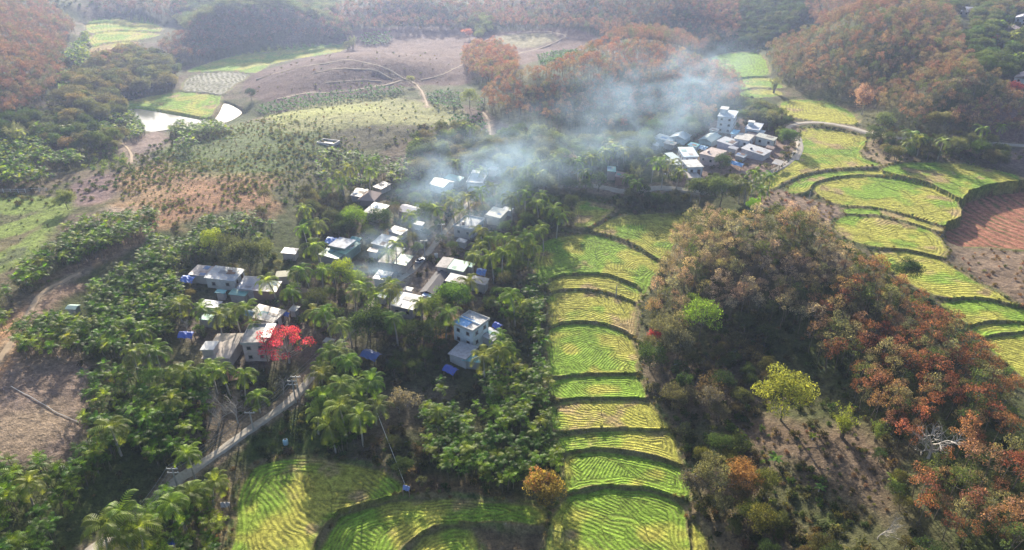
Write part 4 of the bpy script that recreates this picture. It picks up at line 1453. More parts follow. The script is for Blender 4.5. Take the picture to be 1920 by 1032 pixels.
H('green tin porch below the grey metal roof with planks', [(429, 552), (440, 541), (467, 545), (458, 557)], 2.5, 'tin', (.35, .33, .32), (.22, .46, .40), cat='shed', name='shed')
H('olive concrete yard roof behind the palms of the western row', [(516, 520), (520, 508), (543, 510), (540, 521)], 2.6, 'flat', (.35, .34, .30), (.42, .40, .30), cat='shed', name='shed')
H('grey roofed house hidden behind a row of four coconut palms', [(374, 574), (386, 562), (416, 566), (405, 580)], 2.8, 'tin', (.42, .40, .4), (.44, .45, .50), group=VW)
H('teal sheet roof under the palms left of the row of four', [(375, 598), (385, 588), (402, 592), (394, 603)], 2.4, 'tin', (.3, .3, .3), TEAL, cat='shed', name='shed')
H('long cracked clay roofed house with white walls behind the terrace house', [(458, 598), (486, 575), (538, 580), (515, 603)], 3.3, 'rust', (.60, .54, .53), (.42, .36, .33), group=VW)
H('blue sheet canopy against the cracked clay roof', [(458, 590), (466, 580), (478, 583), (470, 594)], 3.2, 'tarp', roofc=(.12, .32, .72), posts=True, cat='shelter', name='tarp_shelter')
H('pale tin shed with a blue tarpaulin beside it, above the red flowering tree', [(541, 582), (550, 572), (562, 575), (553, 585)], 2.6, 'tin', GREY, (.50, .50, .56), cat='shed', name='shed')
H('small bright blue tarpaulin above the red flowering tree', [(528, 590), (534, 583), (545, 586), (539, 593)], 2.0, 'tarp', roofc=(.06, .16, .68), posts=True, cat='shelter', name='tarp_shelter')
th = H('two-storey terrace house with an open roof deck beside the red flowering tree', [(452, 641), (470, 611), (513, 609), (498, 652)], 6.0, 'flat', (.56, .47, .45), (.52, .50, .46), storeys=2, par=True, lm='terrace house')
H('cream tin canopy standing on the deck side of the terrace house', [(490, 632), (500, 607), (519, 606), (505, 634)], 7.4, 'tin', (.56, .48, .46), (.68, .63, .60), cat='canopy', name='roof_canopy', posts=True)
H('low clay flat roofed house with a small stair room, left of the terrace house', [(376, 672), (412, 625), (455, 628), (432, 676)], 3.2, 'flat', (.45, .40, .38), (.46, .39, .34), room=(-.55, .55, 1.4, 1.2, 2.4), group=VW, lm='clay roofed house')
H('deep blue tarpaulin roof alone among trees left of the clay roofed house', [(334, 631), (342, 619), (364, 622), (357, 635)], 2.2, 'tarp', roofc=(.04, .12, .58), posts=True, cat='shelter', name='tarp_shelter')
H('pale teal hut roof alone in the betel palms of the west slope', [(122, 577), (134, 569), (150, 571), (140, 581)], 2.4, 'gable', GREY, (.36, .50, .44), cat='hut', name='hut', lm='lone teal hut')
H('faded pink and blue hut by the track above the village', [(530, 472), (538, 463), (556, 468), (550, 480)], 2.4, 'tin', (.5, .42, .4), (.56, .52, .56), cat='hut', name='hut')
# far village
H('tall white three-storey house with a stair tower, highest of the far village', [(1346, 219), (1353, 205), (1386, 210), (1376, 222)], 8.2, 'flat', (.62, .64, .68), (.62, .68, .74), storeys=3, room=(.0, .5, 1.9, 1.3, 2.6), group=VB, lm='white three-storey house')
H('pale blue tin roof at the upper left of the far village', [(1228, 259), (1238, 252), (1268, 260), (1254, 268)], 3.0, 'tin', BLUEW, (.50, .60, .66), group=VB)
H('pale cyan gable roof second from the upper left of the far village', [(1258, 255), (1270, 247), (1294, 254), (1282, 264)], 3.2, 'gable', BLUEW, (.48, .58, .66), group=VB)
H('grey green roof pair behind the mid lane of the far village', [(1309, 262), (1328, 249), (1354, 255), (1334, 266)], 3.2, 'gable', (.42, .54, .56), (.38, .47, .48), group=VB)
H('small bright blue box roof beside a white walled house', [(1370, 251), (1376, 243), (1388, 246), (1381, 253)], 4.0, 'flat', (.60, .65, .72), (.22, .48, .66), group=VB)
H('white house with a cream flat roof right of the bright blue box roof', [(1380, 259), (1390, 248), (1412, 256), (1400, 267)], 3.8, 'flat', (.62, .66, .74), (.58, .54, .50), group=VB)
H('white hip of roof over a low house in the middle of the far village', [(1345, 266), (1360, 257), (1387, 265), (1369, 273)], 3.2, 'tin', (.45, .42, .5), (.68, .67, .68), group=VB)
H('bright white double roof in the lower right of the far village', [(1393, 280), (1407, 271), (1445, 284), (1427, 293)], 3.2, 'tin', (.5, .46, .48), (.72, .70, .70), tank=True, group=VB, lm='bright white double roof')
H('cream roofed white house at the right edge of the far village', [(1420, 256), (1427, 250), (1455, 259), (1447, 266)], 3.4, 'tin', (.58, .60, .58), (.60, .60, .52), group=VB)
H('white house with a tilted upper room near the top right of the far village', [(1398, 241), (1407, 228), (1431, 234), (1422, 247)], 3.8, 'flat', (.60, .66, .74), (.58, .62, .70), room=(.1, .5, 1.1, 1.0, 2.0), group=VB)
H('black roofed shed between white houses of the far village', [(1399, 252), (1406, 246), (1420, 250), (1414, 258)], 3.0, 'tin', GREY, (.06, .05, .07), cat='shed', name='shed')
H('pink walled block with a salmon flat roof in the far village', [(1312, 288), (1334, 277), (1364, 284), (1340, 297)], 4.6, 'flat', (.52, .40, .40), (.64, .50, .44), storeys=1, tank=(.4, .3, .3), group=VB, lm='pink walled block')
H('white house with a sky blue roof, left lane of the far village', [(1272, 279), (1300, 279), (1310, 293), (1279, 294)], 3.6, 'tin', (.56, .62, .70), (.42, .60, .72), group=VB)
H('white house with a dark open veranda below the sky blue roof', [(1281, 301), (1311, 300), (1316, 314), (1286, 315)], 3.6, 'flat', (.58, .60, .66), (.70, .68, .66), group=VB)
H('low clay terrace roof in front of the veranda house', [(1283, 324), (1308, 324), (1314, 334), (1291, 336)], 1.8, 'flat', (.42, .36, .34), (.56, .50, .46), cat='terrace', name='low_terrace')
H('pale mint roof at the left edge of the far village', [(1253, 300), (1270, 299), (1276, 308), (1254, 309)], 3.0, 'tin', GREY, (.46, .56, .56), group=VB)
H('second mint roof just above the pale mint roof', [(1251, 289), (1264, 287), (1271, 296), (1254, 298)], 3.0, 'tin', GREY, (.40, .52, .52), group=VB)
H('blue tarpaulin patch beside the round tree of the far village', [(1372, 303), (1378, 299), (1388, 308), (1382, 314)], 2.0, 'tarp', roofc=(.12, .36, .72), posts=True, cat='shelter', name='tarp_shelter')
H('pale blue sheet shelter behind the pink walled block', [(1309, 278), (1318, 272), (1330, 275), (1322, 281)], 2.4, 'tarp', roofc=(.20, .42, .66), posts=True, cat='shelter', name='tarp_shelter')
H('grey blue shed roof left of the bright white double roof', [(1380, 291), (1388, 286), (1399, 291), (1392, 297)], 2.4, 'tin', GREY, (.42, .46, .52), cat='shed', name='shed')
H('small shed with a teal roof beside the lane between the villages', [(1138, 322), (1139, 312), (1154, 312), (1156, 322)], 3.0, 'tin', (.36, .28, .27), (.20, .50, .50), cat='shed', name='shed', lm='teal shed between the villages')
H('brown brick shed right of the teal shed between the villages', [(1152, 332), (1156, 322), (1176, 324), (1172, 334)], 2.4, 'rust', (.30, .18, .15), (.34, .24, .24), cat='shed', name='shed')
H('white tin canopy at the bend of the far village ring road', [(1450, 306), (1458, 298), (1467, 303), (1460, 312)], 2.2, 'tin', GREY, (.58, .52, .46), cat='canopy', name='roof_canopy', posts=True)
H('white and red roofed house at the right edge, near the far woods', [(1906, 143), (1918, 134), (1945, 140), (1935, 152)], 3.4, 'gable', WHITE, (.62, .50, .50), cat='house', lm='red and white roof')
H('pale long roof at the top right beyond the rubber hill', [(1806, 18), (1809, 14), (1824, 20), (1821, 25)], 4.0, 'gable', GREY, (.50, .50, .54), cat='house')
H('white roofed house in the top right corner', [(1905, 32), (1909, 28), (1930, 30), (1927, 36)], 4.0, 'gable', WHITE, (.62, .62, .66), cat='house')
H('small pinkish roof among trees in the top right', [(1888, 54), (1893, 48), (1908, 52), (1903, 58)], 3.4, 'gable', PINK, (.55, .40, .38), cat='house')
H('pale sheet shelter on poles beside the lower paddy', [(414, 950), (416, 940), (430, 941), (430, 951)], 1.6, 'tarp', roofc=(.50, .47, .50), posts=True, cat='shelter', name='tarp_shelter')
H('small blue and white sheet tent at the corner of the lower paddies', [(756, 916), (759, 908), (769, 912), (766, 922)], 1.4, 'tarp', roofc=(.20, .28, .60), posts=True, cat='shelter', name='tarp_shelter')

# more roofs, each with its own look
for lb, q, h_, rf, wc, rc, nm, ct in [
    ('low cream roof between the two upper left cyan roofs of the far village', [(1246, 268), (1252, 263), (1268, 268), (1261, 274)], 2.8, 'tin', GREY, (.6, .57, .5), 'shed', 'shed'),
    ('turquoise roof behind the sky blue roof of the far village', [(1290, 272), (1297, 267), (1312, 271), (1305, 277)], 3.0, 'tin', BLUEW, (.18, .46, .50), 'house', 'house'),
    ('white shed at the top of the mid lane, far village', [(1330, 244), (1336, 240), (1348, 243), (1343, 248)], 2.8, 'tin', WHITE, (.62, .64, .66), 'shed', 'shed'),
    ('pale blue roof below the white house with the tilted room', [(1416, 246), (1421, 242), (1434, 246), (1429, 251)], 3.0, 'tin', BLUEW, (.46, .58, .66), 'shed', 'shed'),
    ('dark brown shed beside the bright white double roof', [(1437, 276), (1441, 272), (1452, 276), (1448, 281)], 2.6, 'rust', (.3, .22, .2), (.24, .17, .15), 'shed', 'shed'),
    ('grey annex joined to the low white roof in the middle of the far village', [(1366, 277), (1371, 273), (1384, 277), (1379, 282)], 2.6, 'tin', GREY, (.46, .46, .50), 'shed', 'shed'),
    ('small white roof at the far left of the far village, in the smoke', [(1216, 270), (1222, 265), (1236, 270), (1230, 275)], 2.6, 'tin', GREY, (.56, .60, .64), 'shed', 'shed'),
    ('rusty shed roof behind the cream flat roof and the thin smoke', [(690, 470), (696, 463), (710, 468), (704, 475)], 2.6, 'rust', GREY, (.34, .24, .20), 'shed', 'shed'),
    ('turquoise roof among the palms right of the mint green roof', [(866, 497), (872, 490), (890, 495), (884, 502)], 2.8, 'tin', GREY, (.16, .42, .44), 'shed', 'shed'),
    ('grey roofed kitchen hut below the broad flat pale roof', [(856, 452), (862, 446), (876, 450), (870, 457)], 2.4, 'tin', GREY, (.42, .42, .45), 'hut', 'hut'),
    ('light blue sheet roof left of the bright white square roof', [(706, 556), (712, 549), (726, 553), (720, 560)], 2.6, 'tin', GREY, (.36, .52, .66), 'shed', 'shed'),
    ('brown thatch hut between the striped roof and the street palms', [(560, 545), (567, 538), (582, 543), (575, 551)], 2.6, 'hip', (.25, .2, .18), (.30, .22, .17), 'hut', 'hut'),
    ('turquoise sheet roof below the long pale blue roof', [(404, 548), (410, 541), (424, 545), (418, 552)], 2.6, 'tin', GREY, (.14, .42, .44), 'shed', 'shed'),
    ('pale grey roof under trees between the terrace house and the street', [(606, 640), (613, 632), (628, 637), (622, 645)], 2.6, 'tin', GREY, (.48, .47, .50), 'shed', 'shed'),
    ('small white roof in the palms above the smoky long metal roof', [(776, 420), (782, 414), (796, 418), (790, 424)], 2.6, 'tin', GREY, (.58, .58, .62), 'shed', 'shed')]:
    H(lb, q, h_, rf, wc, rc, cat=ct, name=nm)
# blue patch of the white house's roof and loose things
ra_ = [c for c in wh.children if c.name.startswith('roof')][0]
x, y, z, ang, LA, LB, s_ = fit([(848, 608), (878, 585), (921, 600), (885, 624)], 6.2 * .68)
MB().quadbox([(-LA / 2 + .3, -LB / 2 + .3), (LA * .12, -LB / 2 + .3), (LA * .12, LB * .1), (-LA / 2 + .3, LB * .1)] if s_ > 0 else [(-LA / 2 + .3, -LB * .1), (LA * .12, -LB * .1), (LA * .12, LB / 2 - .3), (-LA / 2 + .3, LB / 2 - .3)], 6.2 * .68 + .17, 6.2 * .68 + .22).build('blue_roof_sheet', mat('blue_sheet', (.07, .30, .66), rough=.5, amt=.25), wh)
MB().quadbox([(-.12, -LB / 2 + .2), (.12, -LB / 2 + .2), (.12, LB / 2 - .2), (-.12, LB / 2 - .2)], 6.2 * .68 + .17, 6.2 * .68 + .42).build('roof_beam', mat('plaster_wall', (.62, .68, .74)), wh)


# ------------------------------------------------------------------ small things
STEELM = mat('galvanised_steel', (.42, .42, .43), rough=.5, amt=.2)
POLEM = mat('pole_concrete', (.36, .34, .32), amt=.3)


def utility_pole(px, py, h, label, arms=1, lamp=False):
    x, y = G1(px, py)
    z = float(hfull([x], [y])[0])
    h *= .78
    e = link('utility_pole', None, None, (x, y, z))

    tag(e, label, 'pole')
    MB().tube([(0, 0, -.8), (0, 0, h * .5), (0, 0, h)], [.16, .13, .09], 8).build('shaft', POLEM, e)
    for i in range(arms):
        zc = h - .35 - i * .8
        a = MB().box(-.9, .9, -.05, .05, zc, zc + .12).build('crossarm', STEELM, e)
        for q in (-.75, 0, .75):
            MB().tube([(q, 0, zc + .12), (q, 0, zc + .22), (q, 0, zc + .36)], [.05, .07, .04], 6).build('insulator', mat('porcelain', (.6, .58, .54), rough=.3), a)
    if lamp:
        MB().tube([(0, 0, h - .2), (.3, -.5, h + .25), (.4, -1.1, h + .3)], .04, 6).build('bracket', STEELM, e)
        MB().box(.25, .55, -1.5, -1.0, h + .2, h + .36).build('lamp_head', mat('lamp_housing', (.6, .6, .6)), e)
    return (x, y, z + h)


p1 = utility_pole(555, 754, 6.5, 'utility pole with a crossarm where the lower road enters the village trees', 2)
p2 = utility_pole(562, 748, 6.8, 'second slimmer pole standing just behind the road entrance pole', 1)
p3 = utility_pole(476, 808, 5.5, 'leaning grey pole halfway down the lower road', 1)
p4 = utility_pole(336, 922, 6.5, 'pole with white crossarm beside the lower road near the palms', 2)
p5 = utility_pole(797, 486, 6.5, 'pole with a crossarm beside the village street', 1)
p6 = utility_pole(829, 452, 6.5, 'pole by the village street, near the flat pale roofed house', 1)
p7 = utility_pole(1091, 345, 6.5, 'street lamp pole beside the lane under the smoke', 0, True)
p8 = utility_pole(1240, 354, 6.0, 'street lamp pole on the lane below the pale mint roofs', 0, True)
utility_pole(1155, 556, 3.6, 'thin dark pole standing on the bank between two paddies', 0)
utility_pole(1517, 372, 3.0, 'short pole on the track above the right hand paddies', 0)


def cable(a, b, label, sag=.8, r=.028):
    a, b = Vector(a), Vector(b)
    mb = MB()
    for o in (-.7, 0, .7):
        d = (b - a).normalized()
        s_ = Vector((-d.y, d.x, 0)) * o
        pts = [a + (b - a) * t + s_ + Vector((0, 0, -sag * 4 * t * (1 - t) + .05)) for t in [i / 14 for i in range(15)]]
        mb.tube(pts, r, 4)
    tag(mb.build('power_line', mat('cable', (.22, .22, .23), rough=.5)), label, 'cable')


cable(p4, p3, 'overhead wires between the two poles of the lower road')
cable(p3, p1, 'overhead wires from the leaning pole up to the village entrance')
cable(p1, p5, 'overhead wires running above the village street', 1.4)
cable(p5, p6, 'short span of wires along the village street')
x0, y0 = G1(235, 1032)
cable(p4, (x0, y0, 8.5), 'overhead wires leaving the lowest road pole towards the bottom edge')


def ground_tube(pts, r, label, name, cat, m, lift=.12):
    p = catmull(pts, 6)
    x, y = G(p[:, 0], p[:, 1])
    z = hfull(x, y) + lift
    o = MB().tube(list(zip(x, y, z)), r, 6).build(name, m)
    tag(o, label, cat)
    return o


ground_tube([(22, 727), (50, 742), (85, 760), (110, 775), (148, 792)], .05, 'pale water pipe lying across the bare earth field', 'water_pipe', 'pipe', mat('pipe_plastic', (.62, .60, .58)))
x, y = G1(703, 792); zt = float(hfull([x], [y])[0]) + 5
x2, y2 = G1(764, 922); z2 = float(hfull([x2], [y2])[0])
tag(MB().tube([(x2, y2, z2), (x, y, zt)], .04, 5).build('guy_wire', mat('pipe_plastic', (.62, .60, .58))), 'thin white wire slanting down to the corner of the lower paddies', 'wire')


def small(name, label, cat, px, py, rot=0.0):
    x, y = G1(px, py)
    z = float(hfull([x], [y])[0])
    e = link(name, None, None, (x, y, z))
    e.rotation_euler = (0, 0, rot)
    tag(e, label, cat)
    HOLES.append((x, y, 1.6))
    return e


# car on the village street
e = small('parked_car', 'small silver blue car parked on the village street', 'car', 789, 492, rad(55))
e.scale = (.7, .7, .7)
mb = MB()
mb.quadbox([(-1.9, -.8), (1.9, -.8), (1.9, .8), (-1.9, .8)], .35, [.95, .85, .85, .95])
mb.quadbox([(-1.85, -.78), (1.85, -.78), (1.85, .78), (-1.85, .78)], .25, .36)
mb.build('body', mat('car_paint', (.30, .34, .42), rough=.3, spec=.6, amt=.1), e)
MB().quadbox([(-1.2, -.7), (.9, -.7), (.9, .7), (-1.2, .7)], .86, .95).build('sill_band', mat('trim', (.04, .04, .05)), e)
mb = MB()
b0 = len(mb.v)
mb.v += [(-1.4, -.72, .95), (1.0, -.72, .9), (1.0, .72, .9), (-1.4, .72, .95), (-1.0, -.58, 1.42), (.35, -.58, 1.42), (.35, .58, 1.42), (-1.0, .58, 1.42)]
mb.f += [(3, 2, 1, 0), (4, 5, 6, 7), (0, 1, 5, 4), (1, 2, 6, 5), (2, 3, 7, 6), (3, 0, 4, 7)]
mb.build('windows', GLASS, e)
MB().box(-1.0, .35, -.57, .57, 1.425, 1.47).build('car_roof', mat('car_paint', (.30, .34, .42), rough=.3, spec=.6, amt=.1), e)
for sx in (-1.2, 1.2):
    for sy in (-.8, .8):
        w_ = MB().tube([(sx, sy - .1, .32), (sx, sy + .1, .32)], .32, 12).build('wheel', mat('rubber_tyre', (.03, .03, .03)), e)
        MB().tube([(sx, sy - .12, .32), (sx, sy + .12, .32)], .18, 10).build('rim', STEELM, w_)
for sy in (-.6, .6): MB().box(1.88, 1.93, sy - .15, sy + .15, .6, .78).build('headlight', mat('lens', (.7, .7, .65), rough=.2), e)
for i, (px, py, c_, lb) in enumerate([(322, 1020, (.04, .10, .5), 'blue water drum under the two leaning palms near the lower road'), (818, 482, (.6, .6, .62), 'white water drum by the cream roof with pinkish walls'),
                                      (536, 832, (.35, .52, .62), 'pale blue plastic drum on the dark grass below the road bend'), (733, 446, (.75, .75, .75), 'white drum beside the smoky metal roof'), (446, 537, (.7, .7, .7), 'round white drum at the corner of the grey metal roof')]):
    e = small('water_drum', lb, 'drum', px, py)
    MB().tube([(0, 0, 0), (0, 0, .5), (0, 0, .95), (0, 0, 1.05)], [.42, .46, .42, .3], 12).build('barrel', mat('drum_plastic', c_, rough=.4, amt=.15), e)
    MB().tube([(0, 0, 1.05), (0, 0, 1.12)], .2, 10).build('lid', mat('drum_lid', (.1, .1, .1)), e)
e = small('timber_crate', 'reddish timber frame crate standing by the trees below the clay roofed house', 'crate', 440, 712, .3)
mb = MB()
for i in range(5):
    for sx in (-.9, .9): mb.box(sx - .05, sx + .05, -.8, .8, .2 + i * .35, .45 + i * .35)
for sx in (-.9, .9):
    for sy in (-.86, .86): mb.box(sx - .07, sx + .07, sy - .05, sy + .05, -.3, 2.0)
mb.build('slats', mat('raw_timber', (.42, .22, .13)), e)
MB().box(-.8, .8, -.8, .8, .02, .12).build('crate_floor', mat('raw_timber2', (.30, .18, .12)), e)
e = small('concrete_basin', 'rectangular concrete water basin cut into the slope above the village', 'basin', 616, 268, -.35)
MB().box(-3.2, 3.2, -2, -1.7, -1, .8).box(-3.2, 3.2, 1.7, 2, -1, .8).box(-3.2, -2.9, -1.7, 1.7, -1, .8).box(2.9, 3.2, -1.7, 1.7, -1, .8).build('basin_wall', mat('plaster_wall', (.46, .43, .42)), e)
MB().box(-2.9, 2.9, -1.7, 1.7, -.3, .3).build('basin_water', wm, e)

# low rail fence at the left edge above the meadow
x0, y0 = G1(-20, 362); x1, y1 = G1(88, 358)
e = link('rail_fence', None, None, (x0, y0, float(hfull([x0], [y0])[0])))
tag(e, 'low white rail fence at the left edge above the green meadow', 'fence')
z0 = e.location.z
N_ = 9
pz = []
for i in range(N_):
    t = i / (N_ - 1)
    xx, yy = x0 + (x1 - x0) * t, y0 + (y1 - y0) * t
    zz = float(hfull([xx], [yy])[0]) - z0
    pz.append((xx - x0, yy - y0, zz))
    MB().box(xx - x0 - .07, xx - x0 + .07, yy - y0 - .07, yy - y0 + .07, zz - .5, zz + 1.2).build('post', mat('fence_paint', (.5, .5, .5)), e)
for hh in (.55, 1.1):
    MB().tube([(p[0], p[1] - .1, p[2] + hh) for p in pz], .05, 5).build('rail', mat('fence_paint', (.5, .5, .5)), e)
# ------------------------------------------------------------------ plants: prototypes
RUB = [rubber(100 + i) for i in range(6)]
BRD = [broad(200 + i, 4.0, 8.0 + (i % 3) * .6) for i in range(4)]
BRDX = BRD + [broad(210, 3.0, 9.5, 12, .3, 60), broad(211, 4.8, 6.5, 8, .42, 26), broad(212, 3.4, 7.5, 7, .5, 20), broad(213, 4.2, 10.0, 14, .34, 30, .8)]
BRDB = [broad(230 + i, 5.0, 9.5, 12, .34, 62) for i in range(2)]
COC = [coconut(300 + i, 5.6 + i * .7) for i in range(5)]
ARE = [areca(400 + i, 4.4 + i * .6) for i in range(4)]
BAN = [banana(500 + i) for i in range(3)]
SHR = [shrub(600 + i) for i in range(4)]
BMB = [bamboo(700 + i) for i in range(2)]
BARE = [bare(800 + i)[0] for i in range(3)]
TUFT = [banana(520 + i, .8, 9) for i in range(2)]

GREENS = [(.055, .10, .03), (.085, .125, .04), (.045, .075, .028), (.11, .125, .07), (.075, .10, .05)]
NAMES = [((.40, .15, .06), 'rust orange'), ((.26, .20, .13), 'dusty tan'), ((.14, .15, .07), 'olive green'), ((.06, .10, .035), 'dark green'), ((.24, .30, .04), 'yellow green'),
         ((.30, .19, .15), 'brownish pink'), ((.14, .26, .03), 'bright green'), ((.10, .14, .05), 'mid green'), ((.19, .18, .12), 'grey green')]


def cname(t):
    t = np.array(t) / max(sum(t), .01) * .4 + np.array(t) * .6
    best = min(NAMES, key=lambda q: np.abs(np.array(q[0]) / sum(q[0]) * .4 + np.array(q[0]) * .6 - t).sum())
    return best[1]


POOL = {}      # kind -> list of (x, y, z, s, tint, variant)


def pool(kind, x, y, tints, smin, smax, hc, check=True):
    z = hfull(x, y)
    n_ = 0
    for i in range(len(x)):
        s = random.uniform(smin, smax)
        px, py = proj(x[i], y[i], z[i] + hc * s)
        if px < -120 or px > 2040 or py > 1190: continue
        if check and PROT:
            if any((px - a) ** 2 + (py - b) ** 2 < (c + 4) ** 2 for a, b, c in PROT): continue
        t = tints(px, py) if callable(tints) else tint_of(random.choice(tints))
        POOL.setdefault(kind, []).append((x[i], y[i], z[i], s, t))
        n_ += 1
    return n_


def grove_tint(px, py):
    w = float(sstep(1430, 1760, px + (py - 500) * .7))
    nz = float(fbm(px / 60, py / 45, 5, 3))
    r = random.random() * .6 + nz * .55
    if r < .07 + .64 * w: c = (.27, .115, .075) if random.random() < .55 else (.29, .165, .11)
    elif r > .80: c = (.10, .13, .05)
    elif r > .66: c = (.23, .21, .12)
    else: c = (.34, .27, .215) if w < .5 else (.28, .17, .12)
    return tint_of(c, .12)


def mid_tint(px, py):
    r = random.random()
    w = float(sstep(950, 1300, px))
    if r < .35 + .25 * w: c = (.245, .115, .075)
    elif r < .82: c = (.26, .17, .12)
    else: c = (.15, .15, .07)
    if py > 205: c = (.10, .11, .06) if random.random() < .6 else c
    return tint_of(c, .12)


def right_tint(px, py):
    r = random.random()
    c = (.22, .13, .105) if r < .34 else ((.21, .165, .125) if r < .74 else (.12, .14, .075))
    return tint_of(c, .12)


def far_tint(px, py):
    r = random.random()
    c = (.20, .115, .10) if r < .55 else ((.175, .13, .11) if r < .85 else (.11, .13, .08))
    return tint_of(c, .12)


RUBBER = [
    (grove_tint, 3.3, [(1222, 560), (1240, 505), (1262, 450), (1290, 400), (1340, 385), (1410, 392), (1480, 385), (1530, 395), (1560, 425), (1600, 458), (1650, 482), (1700, 515), (1745, 555), (1795, 590), (1830, 630), (1880, 665), (1912, 710), (1920, 760), (1900, 800), (1850, 800), (1780, 830), (1700, 790), (1640, 740), (1600, 680), (1540, 640), (1500, 590), (1440, 560), (1380, 560), (1330, 575), (1280, 600), (1230, 600)]),
    (grove_tint, 3.5, [(1705, 870), (1760, 835), (1850, 815), (1960, 830), (1990, 900), (1980, 1020), (1900, 1000), (1780, 960), (1715, 920)]),
    (mid_tint, 3.9, [(902, 168), (930, 145), (990, 125), (1060, 105), (1130, 75), (1220, 75), (1290, 95), (1340, 105), (1385, 135), (1385, 175), (1340, 215), (1250, 225), (1150, 225), (1050, 220), (950, 195), (915, 190)]),
    (right_tint, 4.1, [(1436, 78), (1520, 48), (1570, 32), (1700, 2), (1780, 5), (1800, 40), (1815, 90), (1860, 130), (1915, 160), (1960, 190), (1950, 235), (1860, 235), (1760, 225), (1680, 205), (1650, 185), (1600, 165), (1540, 150), (1450, 125)]),
    (far_tint, 4.6, [(612, 10), (700, -5), (880, -5), (900, 30), (850, 42), (760, 40), (680, 44), (625, 35)]),
    (far_tint, 4.6, [(880, 5), (1000, -15), (1340, -25), (1388, 25), (1375, 60), (1300, 78), (1240, 70), (1180, 62), (1100, 45), (1000, 40), (930, 38)]),
    (far_tint, 4.2, [(-120, 0), (60, -10), (100, 5), (138, 40), (122, 60), (116, 100), (112, 140), (60, 175), (0, 205), (-120, 210)]),
    (far_tint, 4.4, [(292, 80), (350, 45), (430, 20), (520, 13), (600, 32), (655, 45), (648, 58), (560, 66), (480, 78), (410, 96), (340, 98)]),
    (far_tint, 4.6, [(165, -5), (250, -12), (345, 0), (340, 22), (270, 22), (200, 18)]),
    (far_tint, 4.2, [(176, 95), (220, 85), (265, 78), (272, 95), (240, 110), (200, 118), (172, 115)]),
    (far_tint, 4.6, [(1510, 5), (1600, -15), (1700, -20), (1700, -2), (1600, 15), (1530, 30)]),
    (mid_tint, 3.6, [(868, 92), (890, 75), (930, 72), (965, 90), (970, 115), (930, 135), (890, 130), (870, 115)]),
]
for tf, sp, poly in RUBBER:
    x, y = scatter(poly, 6.2, sp * .67)
    pool('rubber', x, y, tf, .46, .78, 9.5)

ARECA = [
    (2.0, [(20, 515), (80, 470), (130, 425), (200, 405), (280, 397), (298, 415), (250, 440), (200, 458), (130, 490), (80, 530), (30, 535)]),
    (2.0, [(282, 432), (330, 415), (400, 410), (480, 402), (510, 408), (500, 430), (430, 440), (390, 470), (340, 490), (285, 500), (262, 490)]),
    (2.0, [(160, 545), (210, 510), (280, 498), (350, 482), (378, 490), (345, 520), (335, 560), (320, 620), (250, 620), (180, 590), (150, 570)]),
    (2.0, [(38, 612), (60, 590), (120, 590), (200, 600), (240, 640), (222, 660), (130, 650), (40, 655), (25, 640)]),
    (2.9, [(165, 690), (230, 690), (300, 700), (390, 700), (400, 760), (330, 800), (300, 860), (230, 830), (180, 860), (160, 800)]),
    (2.3, [(250, 760), (330, 700), (385, 700), (410, 760), (415, 820), (380, 840), (330, 860), (270, 850)]),
    (2.0, [(-40, 880), (60, 866), (130, 870), (160, 900), (130, 930), (100, 980), (80, 1060), (-60, 1080)]),
    (2.2, [(120, 870), (160, 830), (200, 800), (220, 830), (190, 870), (150, 905)]),
    (2.3, [(285, 925), (340, 905), (400, 910), (420, 960), (415, 1050), (270, 1070), (262, 990)]),
    (2.1, [(800, 740), (850, 690), (905, 660), (960, 650), (1005, 640), (1030, 700), (1042, 760), (1048, 850), (1035, 880), (960, 905), (880, 890), (830, 880), (795, 820)]),
    (2.3, [(575, 690), (640, 665), (690, 690), (700, 740), (690, 800), (640, 830), (580, 800), (565, 740)]),
    (2.3, [(-60, 240), (60, 245), (140, 260), (150, 300), (80, 330), (-60, 340)]),
    (2.3, [(170, 215), (230, 200), (262, 225), (270, 245), (220, 262), (180, 262)]),
    (2.3, [(320, 240), (365, 225), (420, 235), (440, 250), (400, 262), (345, 275), (322, 268)]),
    (2.4, [(600, 290), (660, 285), (760, 290), (790, 320), (740, 345), (660, 345), (600, 330)]),
    (2.4, [(110, 120), (160, 60), (180, 110), (170, 170), (130, 190), (110, 170)]),
    (2.4, [(-60, 545), (0, 545), (22, 560), (22, 620), (0, 650), (-60, 660)]),
    (2.5, [(900, 560), (960, 560), (1010, 600), (1015, 650), (960, 645), (940, 600)]),
    (2.5, [(1000, 500), (1020, 520), (1025, 600), (1000, 610), (985, 540)]),
]
AT = [(.075, .15, .015), (.13, .21, .02), (.045, .10, .015), (.19, .25, .03), (.06, .12, .02)]
for sp, poly in ARECA:
    x, y = scatter(poly, 2.8, sp * .55, 1.0, patchy=.42)
    pool('areca', x, y, AT, .38, .74, 4.6, check=True)

